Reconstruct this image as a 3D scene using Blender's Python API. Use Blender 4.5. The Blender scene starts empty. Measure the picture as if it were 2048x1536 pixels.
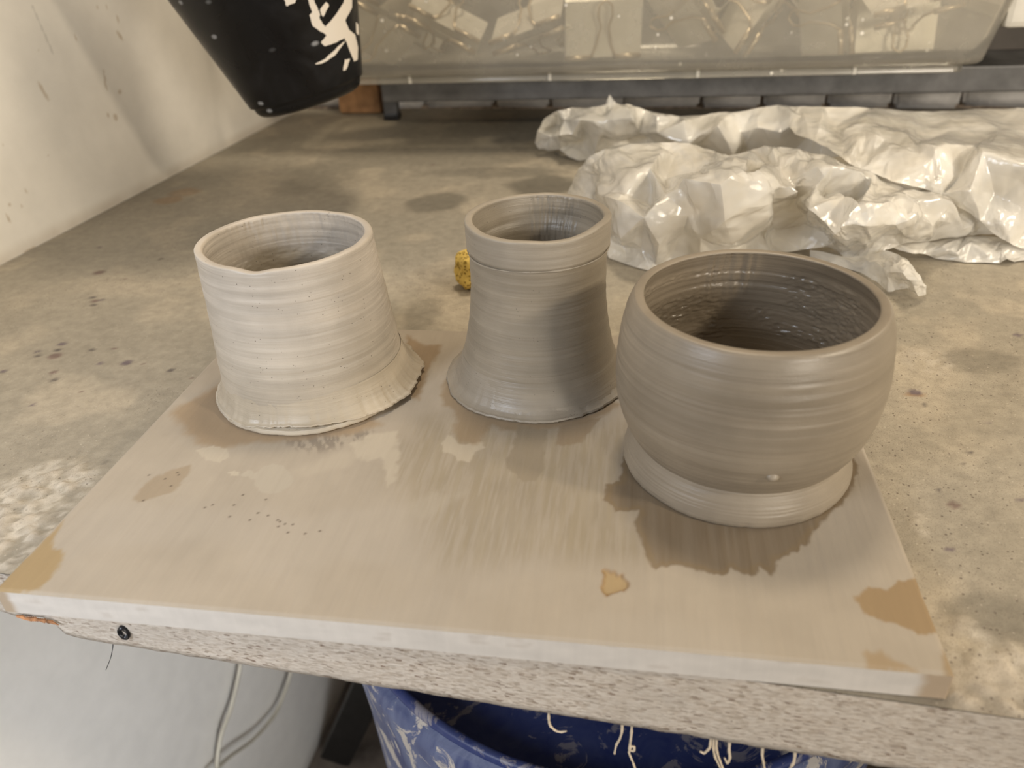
import bpy, bmesh, math, random, json
import numpy as np
from mathutils import Vector, Matrix, noise as mnoise

S = bpy.context.scene
COL = S.collection
R = math.radians

# ------------------------------------------------------------------ camera
cam = bpy.data.cameras.new('camera')
cam.sensor_width = 36.0
cam.lens = 1538.0 / 2048.0 * 36.0
cam.clip_start = 0.01
cam.clip_end = 50
cam.dof.use_dof = True
cam.dof.focus_distance = 0.40
cam.dof.aperture_fstop = 9.0
cam_ob = bpy.data.objects.new('camera', cam)
COL.objects.link(cam_ob)
cam_ob.location = (0.069026642, -0.184960179, 0.236272077)
cam_ob.rotation_euler = (1.01734369, 0.046184753, 0.147946697)
S.camera = cam_ob

# ------------------------------------------------------------------ world and lights
S.view_settings.view_transform = 'Standard'
S.view_settings.look = 'None'
S.view_settings.gamma = 1.0
S.view_settings.use_curve_mapping = False
S.view_settings.exposure = 0.08

w = bpy.data.worlds.new('room_light')
S.world = w
w.use_nodes = True
w.node_tree.nodes['Background'].inputs['Color'].default_value = (1.0, 0.93, 0.82, 1)
w.node_tree.nodes['Background'].inputs['Strength'].default_value = 0.22


def area(name, loc, target, size, power, color, sy=None, spread=180):
    l = bpy.data.lights.new(name, 'AREA')
    l.energy = power
    l.color = color
    l.shape = 'RECTANGLE'
    l.size = size
    l.size_y = sy or size
    l.spread = R(spread)
    o = bpy.data.objects.new(name, l)
    COL.objects.link(o)
    o.location = loc
    d = Vector(target) - Vector(loc)
    o.rotation_euler = d.to_track_quat('-Z', 'Y').to_euler()
    return o


WARM = (1.0, 0.85, 0.64)
area('ceiling_lamp', (0.05, 0.55, 1.35), (0.02, 0.50, 0), 0.22, 8.0, WARM)
area('right_lamp', (0.95, 0.38, 0.60), (0.1, 0.45, 0.05), 0.25, 2.5, WARM)
area('studio_lamp', (1.15, -1.30, 0.42), (0.25, 0.75, 0.08), 0.35, 2.6, (1.0, 0.90, 0.76), spread=70)
area('shoulder_lamp', (0.92, -0.28, 0.60), (0.05, 0.2, 0.05), 0.08, 4.4, WARM)
COOL = (0.80, 0.88, 1.0)
area('window_daylight', (-0.42, -0.40, 0.38), (-0.16, 0.06, 0.02), 0.22, 0.68, COOL, spread=75)
area('lower_wall_fill', (0.35, -0.90, -0.30), (-0.46, 0.28, -0.50), 0.35, 1.15, (0.95, 0.97, 1.0), spread=55)  # added fill to brighten the wall under the bench, no known source

# ------------------------------------------------------------------ helpers
EX = np.array([0.99809, -0.0617])
EY = np.array([0.0617, 0.99809])


def room(x, y, z=0.0):
    """room-aligned coordinates (the bench and walls are turned a little against the board)"""
    return (x * EX[0] + y * EY[0], x * EX[1] + y * EY[1], z)


ROOM_ROT = math.atan2(EX[1], EX[0])


def hsh(ix, iy, seed):
    h = (ix.astype(np.int64) * 374761393 + iy.astype(np.int64) * 668265263 + seed * 974634777) & 0x7fffffff
    h = ((h ^ (h >> 13)) * 1274126177) & 0x7fffffff
    h = h ^ (h >> 16)
    return (h & 0xffff) / 65535.0


def vnoise(x, y, seed=0):
    x = np.asarray(x, float)
    y = np.asarray(y, float)
    ix = np.floor(x).astype(np.int64)
    iy = np.floor(y).astype(np.int64)
    fx = x - ix
    fy = y - iy
    fx = fx * fx * (3 - 2 * fx)
    fy = fy * fy * (3 - 2 * fy)
    a = hsh(ix, iy, seed)
    b = hsh(ix + 1, iy, seed)
    c = hsh(ix, iy + 1, seed)
    d = hsh(ix + 1, iy + 1, seed)
    return (a * (1 - fx) + b * fx) * (1 - fy) + (c * (1 - fx) + d * fx) * fy


def fbm(x, y, seed=0, oct=4):
    s = 0
    a = 0.5
    t = 0
    for k in range(oct):
        s = s + a * vnoise(x * 2 ** k, y * 2 ** k, seed + k * 17)
        t += a
        a *= 0.5
    return s / t


def sstep(a, b, x):
    t = np.clip((x - a) / (b - a), 0, 1)
    return t * t * (3 - 2 * t)


def sdf_poly(px, py, poly):
    """signed distance, negative inside"""
    P = np.array(poly)
    Q = np.roll(P, -1, 0)
    d = np.full(px.shape, 1e9)
    ins = np.zeros(px.shape, bool)
    for (ax, ay), (bx, by) in zip(P, Q):
        ex, ey = bx - ax, by - ay
        t = np.clip(((px - ax) * ex + (py - ay) * ey) / (ex * ex + ey * ey + 1e-12), 0, 1)
        d = np.minimum(d, np.hypot(px - ax - t * ex, py - ay - t * ey))
        c = ((ay > py) != (by > py))
        with np.errstate(divide='ignore', invalid='ignore'):
            xx = (bx - ax) * (py - ay) / (by - ay + 1e-15) + ax
        ins ^= c & (px < xx)
    return np.where(ins, -d, d)


def tagit(o, label=None, cat=None, group=None, kind=None):
    if label:
        o['label'] = label
    if cat:
        o['category'] = cat
    if group:
        o['group'] = group
    if kind:
        o['kind'] = kind
    return o


def empty(name, loc=(0, 0, 0), rot=(0, 0, 0), **k):
    o = bpy.data.objects.new(name, None)
    o.empty_display_size = 0.02
    COL.objects.link(o)
    o.location = loc
    o.rotation_euler = rot
    return tagit(o, **k)


def mk(name, v, f, mat, parent=None, smooth=True, loc=(0, 0, 0), rot=(0, 0, 0), colors=None, mats=None, fm=None, **k):
    me = bpy.data.meshes.new(name)
    v = np.asarray(v, float)
    if isinstance(f, np.ndarray) and f.ndim == 2:
        n, m = f.shape
        me.vertices.add(len(v))
        me.vertices.foreach_set('co', v.ravel())
        me.loops.add(n * m)
        me.loops.foreach_set('vertex_index', f.ravel().astype(np.int32))
        me.polygons.add(n)
        me.polygons.foreach_set('loop_start', np.arange(0, n * m, m, dtype=np.int32))
        me.polygons.foreach_set('loop_total', np.full(n, m, np.int32))
        me.update(calc_edges=True)
    else:
        me.from_pydata([tuple(p) for p in v], [], [tuple(int(i) for i in q) for q in f])
    me.validate()
    if colors is not None:
        a = me.color_attributes.new('tint', 'FLOAT_COLOR', 'POINT')
        a.data.foreach_set('color', np.asarray(colors, np.float32).ravel())
    for m in (mats or [mat]):
        me.materials.append(m)
    if fm is not None:
        me.polygons.foreach_set('material_index', np.asarray(fm, np.int32))
    me.polygons.foreach_set('use_smooth', np.full(len(me.polygons), bool(smooth)))
    me.update()
    o = bpy.data.objects.new(name, me)
    COL.objects.link(o)
    o.location = loc
    o.rotation_euler = rot
    if parent is not None:
        o.parent = parent
    return tagit(o, **k)


def gridfaces(nr, nc, wrap=False, off=0):
    i = np.arange(nr - 1)[:, None]
    j = np.arange(nc if wrap else nc - 1)[None, :]
    j2 = (j + 1) % nc
    a = i * nc + j
    b = i * nc + j2
    return np.stack([a, b, b + nc, a + nc], -1).reshape(-1, 4) + off


class MB:
    """collects simple solids into one mesh"""

    def __init__(s):
        s.v = []
        s.f = []

    def box(s, c, d, rz=0.0, bev=0.0, M=None):
        bm = bmesh.new()
        bmesh.ops.create_cube(bm, size=1)
        bmesh.ops.scale(bm, vec=d, verts=bm.verts)
        if bev:
            bmesh.ops.bevel(bm, geom=bm.edges[:], offset=bev, segments=2, affect='EDGES', profile=0.6)
        if rz:
            bmesh.ops.rotate(bm, cent=(0, 0, 0), matrix=Matrix.Rotation(rz, 3, 'Z'), verts=bm.verts)
        if M is not None:
            bmesh.ops.transform(bm, matrix=M, verts=bm.verts)
        bmesh.ops.translate(bm, vec=c, verts=bm.verts)
        s.add(bm)
        return s

    def add(s, bm):
        n = len(s.v)
        bm.verts.index_update()
        s.v += [tuple(x.co) for x in bm.verts]
        s.f += [tuple(x.index + n for x in p.verts) for p in bm.faces]
        bm.free()

    def tube(s, pts, r, n=8, cap=True, closed=False):
        P = [Vector(p) for p in pts]
        m = len(P)
        rr = r if hasattr(r, '__len__') else [r] * m
        base = len(s.v)
        up = None
        for k in range(m):
            a = P[k - 1] if (k > 0 or closed) else P[0]
            b = P[(k + 1) % m] if (k < m - 1 or closed) else P[-1]
            t = (b - a).normalized()
            if up is None:
                up = t.orthogonal().normalized()
            up = (up - t * up.dot(t))
            up = up.normalized() if up.length > 1e-9 else t.orthogonal().normalized()
            si = t.cross(up)
            for q in range(n):
                an = 2 * math.pi * q / n
                s.v.append(tuple(P[k] + (up * math.cos(an) + si * math.sin(an)) * rr[k]))
        for k in range(m if closed else m - 1):
            for q in range(n):
                a = base + k * n + q
                b = base + k * n + (q + 1) % n
                k2 = (k + 1) % m
                s.f.append((a, b, base + k2 * n + (q + 1) % n, base + k2 * n + q))
        if cap and not closed:
            s.f.append(tuple(base + q for q in range(n))[::-1])
            s.f.append(tuple(base + (m - 1) * n + q for q in range(n)))
        return s

    def build(s, name, mat, parent=None, smooth=False, **k):
        return mk(name, s.v, s.f, mat, parent, smooth, **k)


# ------------------------------------------------------------------ materials
class NT:
    def __init__(s, name):
        s.m = bpy.data.materials.new(name)
        s.m.use_nodes = True
        s.t = s.m.node_tree
        s.b = s.t.nodes['Principled BSDF']
        s.out = s.t.nodes['Material Output']

    def n(s, kind, **k):
        x = s.t.nodes.new(kind)
        for a, b in k.items():
            if a in x.inputs.keys():
                x.inputs[a].default_value = b
            else:
                setattr(x, a, b)
        return x

    def l(s, a, b):
        s.t.links.new(a, b)

    def coords(s, scale=(1, 1, 1)):
        tc = s.n('ShaderNodeTexCoord')
        mp = s.n('ShaderNodeMapping')
        mp.inputs['Scale'].default_value = scale
        s.l(tc.outputs['Object'], mp.inputs['Vector'])
        return mp.outputs['Vector']

    def noise(s, vec, scale, detail=4, rough=0.6, dist=0.0):
        x = s.n('ShaderNodeTexNoise')
        x.inputs['Scale'].default_value = scale
        x.inputs['Detail'].default_value = detail
        x.inputs['Roughness'].default_value = rough
        x.inputs['Distortion'].default_value = dist
        s.l(vec, x.inputs['Vector'])
        return x.outputs['Fac']

    def voro(s, vec, scale, feature='F1', out='Distance', rnd=1.0):
        x = s.n('ShaderNodeTexVoronoi')
        x.feature = feature
        x.inputs['Scale'].default_value = scale
        x.inputs['Randomness'].default_value = rnd
        s.l(vec, x.inputs['Vector'])
        return x.outputs[out]

    def ramp(s, fac, stops, interp='LINEAR'):
        x = s.n('ShaderNodeValToRGB')
        x.color_ramp.interpolation = interp
        e = x.color_ramp.elements
        while len(e) < len(stops):
            e.new(0.5)
        for q, (p, c) in zip(e, stops):
            q.position = p
            q.color = (c, c, c, 1) if not hasattr(c, '__len__') else (*c, 1)
        s.l(fac, x.inputs['Fac'])
        return x.outputs['Color']

    def mix(s, fac, a, b, mode='MIX'):
        x = s.n('ShaderNodeMix')
        x.data_type = 'RGBA'
        x.blend_type = mode
        for k, q in ((0, fac), (6, a), (7, b)):
            if hasattr(q, 'links') or hasattr(q, 'is_linked'):
                s.l(q, x.inputs[k])
            elif hasattr(q, '__len__'):
                x.inputs[k].default_value = (*q[:3], 1)
            else:
                x.inputs[k].default_value = q if k == 0 else (q, q, q, 1)
        return x.outputs[2]

    def math(s, op, a, b=0.0):
        x = s.n('ShaderNodeMath', operation=op)
        for k, q in ((0, a), (1, b)):
            if hasattr(q, 'is_linked'):
                s.l(q, x.inputs[k])
            else:
                x.inputs[k].default_value = q
        return x.outputs[0]

    def attr(s, name='tint'):
        x = s.n('ShaderNodeVertexColor')
        x.layer_name = name
        return x

    def bump(s, h, strength=0.3, dist=0.001, prev=None):
        x = s.n('ShaderNodeBump')
        x.inputs['Strength'].default_value = strength
        x.inputs['Distance'].default_value = dist
        s.l(h, x.inputs['Height'])
        if prev is not None:
            s.l(prev, x.inputs['Normal'])
        return x.outputs['Normal']

    def set(s, **k):
        names = {'base': 'Base Color', 'rough': 'Roughness', 'metal': 'Metallic', 'normal': 'Normal',
                 'spec': 'Specular IOR Level', 'trans': 'Transmission Weight', 'coat': 'Coat Weight',
                 'coatr': 'Coat Roughness', 'alpha': 'Alpha', 'sss': 'Subsurface Weight'}
        for a, q in k.items():
            i = s.b.inputs[names[a]]
            if hasattr(q, 'is_linked'):
                s.l(q, i)
            elif hasattr(q, '__len__'):
                i.default_value = (*q[:3], 1)
            else:
                i.default_value = q
        return s.m


def plain(name, base, rough=0.6, metal=0.0, nscale=60, var=0.25, bump=0.2, bd=0.0006):
    t = NT(name)
    v = t.coords()
    nz = t.noise(v, nscale, 5)
    lo = tuple(c * (1 - var) for c in base)
    hi = tuple(min(1, c * (1 + var)) for c in base)
    c = t.ramp(nz, [(0.3, lo), (0.7, hi)])
    return t.set(base=c, rough=rough, metal=metal, normal=t.bump(nz, bump, bd))


def clay_material(name, rough_lo, rough_hi, speck=0.6):
    t = NT(name)
    a = t.attr()
    v = t.coords()
    vz = t.coords((14, 14, 420))
    rings = t.noise(vz, 1.0, 3, 0.6)
    fine = t.noise(v, 900, 4, 0.7)
    big = t.noise(v, 38, 3)
    c = t.mix(1.0, a.outputs['Color'], t.ramp(big, [(0.3, 0.90), (0.7, 1.08)]), 'MULTIPLY')
    c = t.mix(1.0, c, t.ramp(rings, [(0.3, 0.93), (0.7, 1.06)]), 'MULTIPLY')
    vo = t.voro(v, 520)
    vm = t.noise(v, 140, 2)
    dots = t.math('MULTIPLY', t.ramp(vo, [(0.10, 1.0), (0.17, 0.0)]), t.ramp(vm, [(0.56, 0.0), (0.62, 1.0)]))
    dots = t.math('MULTIPLY', dots, speck)
    c = t.mix(dots, c, (0.06, 0.045, 0.035))
    r = t.ramp(t.math('ADD', t.math('MULTIPLY', rings, 0.5), t.math('MULTIPLY', big, 0.5)), [(0.35, rough_lo), (0.65, rough_hi)])
    n1 = t.bump(rings, 0.45, 0.0008)
    n2 = t.bump(fine, 0.22, 0.0004, n1)
    n3 = t.bump(t.math('MULTIPLY', dots, -1.0), 0.4, 0.0004, n2)
    r = t.math('MULTIPLY', r, a.outputs['Alpha'])
    return t.set(base=c, rough=r, normal=n3, spec=0.5)


# ------------------------------------------------------------------ traced positions (world metres)
DATA = json.loads(r'''{"board":{"wet_bowl":[[0.0744,0.1372],[0.0678,0.1039],[0.067,0.092],[0.0614,0.09],[0.0606,0.0781],[0.0659,0.0713],[0.0753,0.0729],[0.0742,0.0601],[0.0783,0.0464],[0.0822,0.0393],[0.0891,0.0414],[0.0958,0.041],[0.0995,0.0392],[0.1089,0.0381],[0.1121,0.0421],[0.1184,0.0385],[0.1227,0.0437],[0.1263,0.0393],[0.1313,0.049],[0.1397,0.0563],[0.1495,0.0681],[0.1575,0.0813],[0.1665,0.0931],[0.1721,0.1058],[0.1742,0.1133],[0.1739,0.1287],[0.1295,0.1417]],"ochre_r":[[0.1557,0.0315],[0.16,0.0369],[0.1685,0.0365],[0.1734,0.0406],[0.1808,0.0442],[0.1807,0.0235],[0.1811,0.0182],[0.1732,0.0175],[0.1647,0.0202],[0.158,0.0238]],"ochre_l":[[-0.1782,0.0426],[-0.1787,0.0199],[-0.1815,0.0026],[-0.1791,-0.0015],[-0.1612,0.0012],[-0.1601,0.0089],[-0.164,0.0208],[-0.1657,0.0242],[-0.1714,0.0255],[-0.1751,0.03],[-0.1762,0.0356]],"oval":[[-0.1538,0.058],[-0.1562,0.065],[-0.1542,0.0745],[-0.1478,0.0816],[-0.1412,0.0854],[-0.1385,0.0824],[-0.1372,0.0741],[-0.1396,0.0647],[-0.1462,0.0587],[-0.1501,0.0569]],"brown_left":[[-0.161,0.1607],[-0.1677,0.1469],[-0.1734,0.1362],[-0.1743,0.1273],[-0.1642,0.1186],[-0.1562,0.1102],[-0.1439,0.1016],[-0.1319,0.0993],[-0.1189,0.1059],[-0.1039,0.1084],[-0.0699,0.1174],[-0.0568,0.1265],[-0.0804,0.1484]],"slip1":[[-0.1439,0.0974],[-0.1381,0.1008],[-0.1282,0.1],[-0.1235,0.0942],[-0.1255,0.0891],[-0.1347,0.0891]],"slip2":[[-0.112,0.081],[-0.1093,0.0851],[-0.1053,0.0831],[-0.1018,0.0885],[-0.0958,0.0894],[-0.0881,0.0843],[-0.0844,0.0771],[-0.0874,0.0695],[-0.094,0.0678],[-0.1012,0.073],[-0.1047,0.0778]],"slip3":[[-0.1184,0.0815],[-0.1163,0.0836],[-0.113,0.082],[-0.1128,0.079],[-0.1162,0.0791]],"mid_brown":[[-0.0324,0.1838],[-0.0321,0.1571],[-0.0275,0.1466],[-0.0219,0.1423],[-0.0178,0.1319],[-0.0185,0.1243],[-0.0109,0.115],[-0.0032,0.1144],[-0.0004,0.1223],[0.0014,0.1312],[0.0086,0.1265],[0.031,0.1301],[0.0506,0.1375],[0.0652,0.1548],[0.026,0.177]],"mid_slip":[[-0.019,0.1207],[-0.0221,0.1141],[-0.019,0.1061],[-0.0139,0.1053],[-0.0096,0.1001],[-0.0043,0.1006],[-0.0032,0.1075],[0.001,0.1119],[-0.0014,0.118],[-0.0092,0.1131]],"drip":[[0.0141,0.1323],[0.0147,0.1193],[0.0135,0.103],[0.0137,0.0972],[0.0185,0.0938],[0.0229,0.0869],[0.0297,0.0886],[0.0322,0.0969],[0.0304,0.1025],[0.0298,0.1291]],"brown_r":[[0.0354,0.1318],[0.0353,0.1169],[0.0398,0.116],[0.0468,0.1199],[0.0511,0.1287],[0.0567,0.1425]],"cup_shadow":[[-0.0685,0.2241],[-0.0542,0.2121],[-0.0444,0.2127],[-0.0429,0.2036],[-0.0448,0.1801],[-0.0432,0.1513],[-0.0614,0.1707]],"smear1":[[-0.0557,0.1186],[-0.0462,0.122],[-0.0405,0.1063],[-0.036,0.0833],[-0.0377,0.0777],[-0.0433,0.0902],[-0.0486,0.0995],[-0.0535,0.0951],[-0.0597,0.0985],[-0.0668,0.1082],[-0.0645,0.117]],"smear2":[[-0.0842,0.0924],[-0.0697,0.1017],[-0.0548,0.103],[-0.0615,0.0924],[-0.074,0.0855],[-0.0822,0.081],[-0.0869,0.0863]],"smear3":[[-0.0248,0.0667],[-0.0179,0.076],[-0.005,0.0807],[-0.0009,0.0775],[-0.0107,0.0647],[-0.0175,0.0559],[-0.024,0.0569]],"bare":[[-0.0428,0.1145],[-0.0329,0.1376],[0.0059,0.1272],[0.0682,0.1367],[0.0715,0.0931],[0.0678,0.0657],[0.0783,0.0459],[0.0606,0.0413],[0.0365,0.0402],[0.011,0.0334],[-0.0037,0.0347],[-0.012,0.0517],[-0.0235,0.0702],[-0.0388,0.0831]],"scuff":[[-0.1042,0.1093],[-0.0907,0.1156],[-0.0703,0.1187],[-0.0599,0.1235],[-0.058,0.1132],[-0.0693,0.108],[-0.0798,0.1008],[-0.0906,0.102]],"patch2":[[0.1527,0.0056],[0.159,0.0069],[0.1613,0.003],[0.1683,-0.0002],[0.1625,-0.0015],[0.1523,-0.0011]],"corner":[[0.1792,0.0102],[0.1822,0.0095],[0.1801,-0.0009],[0.1753,-0.0005],[0.1785,0.0049]],"chip":[[0.0622,0.0365],[0.0667,0.0356],[0.0687,0.0334],[0.0706,0.0346],[0.0717,0.0303],[0.0701,0.0257],[0.0661,0.0258],[0.0634,0.023],[0.0621,0.0267],[0.0626,0.0306]]},"specks":[[-0.0787,0.0474],[-0.0764,0.0492],[-0.0728,0.0492],[-0.073,0.0442],[-0.0653,0.0443],[-0.0919,0.0642],[-0.0916,0.055],[-0.0863,0.0538],[-0.0793,0.0505],[-0.1033,0.0515],[-0.104,0.0662],[-0.0808,0.0514],[-0.1474,0.074],[-0.1416,0.0692],[-0.1439,0.0792],[-0.1423,0.0775],[-0.1491,0.0581],[-0.157,0.0761],[-0.0594,0.0464],[-0.0932,0.0502],[-0.115,0.0582],[-0.105,0.0591],[-0.1176,0.0562]],"table":[[-0.1172,0.5191,0.0344,0.0346,"d",0.8],[-0.0736,0.6119,0.0793,0.0223,"d",0.55],[-0.0206,0.5659,0.0447,0.0371,"d",0.9],[-0.2696,0.6007,0.0509,0.0728,"d",0.35],[0.2712,0.2385,0.0248,0.0182,"d",0.5],[-0.1452,0.6909,0.1729,0.0697,"d",0.35],[-0.4001,0.5196,0.0165,0.0145,"b",0.6],[-0.3967,0.5437,0.0197,0.0152,"b",0.5],[-0.0747,0.2813,0.0159,0.0333,"d",0.4],[0.2091,0.038,0.0218,0.0166,"d",0.6],[0.2243,0.197,0.0053,0.0022,"b",0.8],[-0.2197,0.0672,0.0282,0.0329,"c",0.9],[-0.2071,0.0401,0.0216,0.0245,"c",1],[-0.2173,0.083,0.0239,0.0194,"c",0.7],[-0.1587,0.0729,0.0126,0.0126,"c",0.3],[0.2406,0.2364,0.0168,0.0193,"c",0.4],[0.1958,0.0295,0.0107,0.0104,"c",0.6],[0.2034,0.017,0.0171,0.0147,"c",0.7],[0.1969,0.0896,0.0046,0.0098,"c",0.6],[0.2199,0.0918,0.0208,0.046,"d",0.15]],"chips":[[-0.3358,0.2923,0.003,0],[-0.3299,0.2865,0.0034,1],[-0.3258,0.2884,0.0026,2],[-0.3267,0.2798,0.003,0],[-0.3606,0.3383,0.0056,1],[-0.3954,0.3912,0.0025,2],[-0.3228,0.3679,0.0023,0],[-0.3302,0.3267,0.0018,1],[-0.3108,0.2206,0.0035,2],[-0.3084,0.2124,0.0031,0],[-0.3046,0.2046,0.0054,1],[-0.3211,0.2096,0.0024,2],[-0.3168,0.2038,0.0027,0],[-0.2911,0.1844,0.003,1],[-0.2672,0.1974,0.0022,2],[-0.2844,0.214,0.0027,0],[-0.2698,0.217,0.0019,1],[-0.2497,0.1992,0.0043,2],[-0.2151,0.1928,0.0031,0],[-0.2372,0.1982,0.0014,1],[-0.3265,0.1831,0.0027,2],[-0.2846,0.1758,0.0029,0],[-0.2572,0.1644,0.0014,1],[-0.2786,0.1478,0.0021,2],[-0.199,0.0992,0.0015,0],[-0.1958,0.184,0.0013,1],[0.225,0.1996,0.0043,2],[0.2124,0.1141,0.0016,0],[0.2154,0.1046,0.0031,1],[0.2046,0.0749,0.002,2],[0.2298,0.135,0.0014,0],[0.2324,0.1045,0.0011,1],[0.2449,0.1108,0.0014,2],[0.2266,0.1872,0.0015,0],[0.1896,0.1276,0.0013,1],[0.3036,0.2714,0.0029,2],[0.2354,0.1455,0.0017,0],[-0.1539,0.6406,0.0029,1],[0.2527,0.1728,0.0012,2]],"wall":[[0.4311,0.1194,0.0046,0.0094,0.3],[0.5124,0.1081,0.0027,0.0057,0],[0.5142,0.1147,0.0027,0.0047,0],[0.5153,0.12,0.0021,0.0024,0],[0.5292,0.0982,0.0066,0.0025,0],[0.5124,0.0773,0.0066,0.0048,0],[0.503,0.0818,0.0035,0.0029,0],[0.5576,0.1616,0.003,0.0038,0],[0.553,0.1476,0.0045,0.0058,0.3],[0.5554,0.1445,0.0023,0.0029,0.3],[0.4922,0.1537,0.0019,0.004,0.2],[0.5331,0.1745,0.0021,0.0027,0],[0.5465,0.1731,0.0021,0.0028,0],[0.3456,0.032,0.002,0.0051,0.1],[0.3524,0.0419,0.0041,0.0013,0.0],[0.3741,0.0467,0.0017,0.0035,0.1],[0.3637,0.0368,0.0016,0.0021,0.1],[0.3689,0.0877,0.0012,0.0025,0],[0.4119,0.0675,0.0012,0.0012,0],[0.4422,0.1505,0.0012,0.0013,0],[0.3552,-0.0004,0.0167,0.0027,0],[0.3307,-0.0019,0.0212,0.0025,0]],"wallscratch":[[0.4522,0.185],[0.458,0.1448]]}''')
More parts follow.
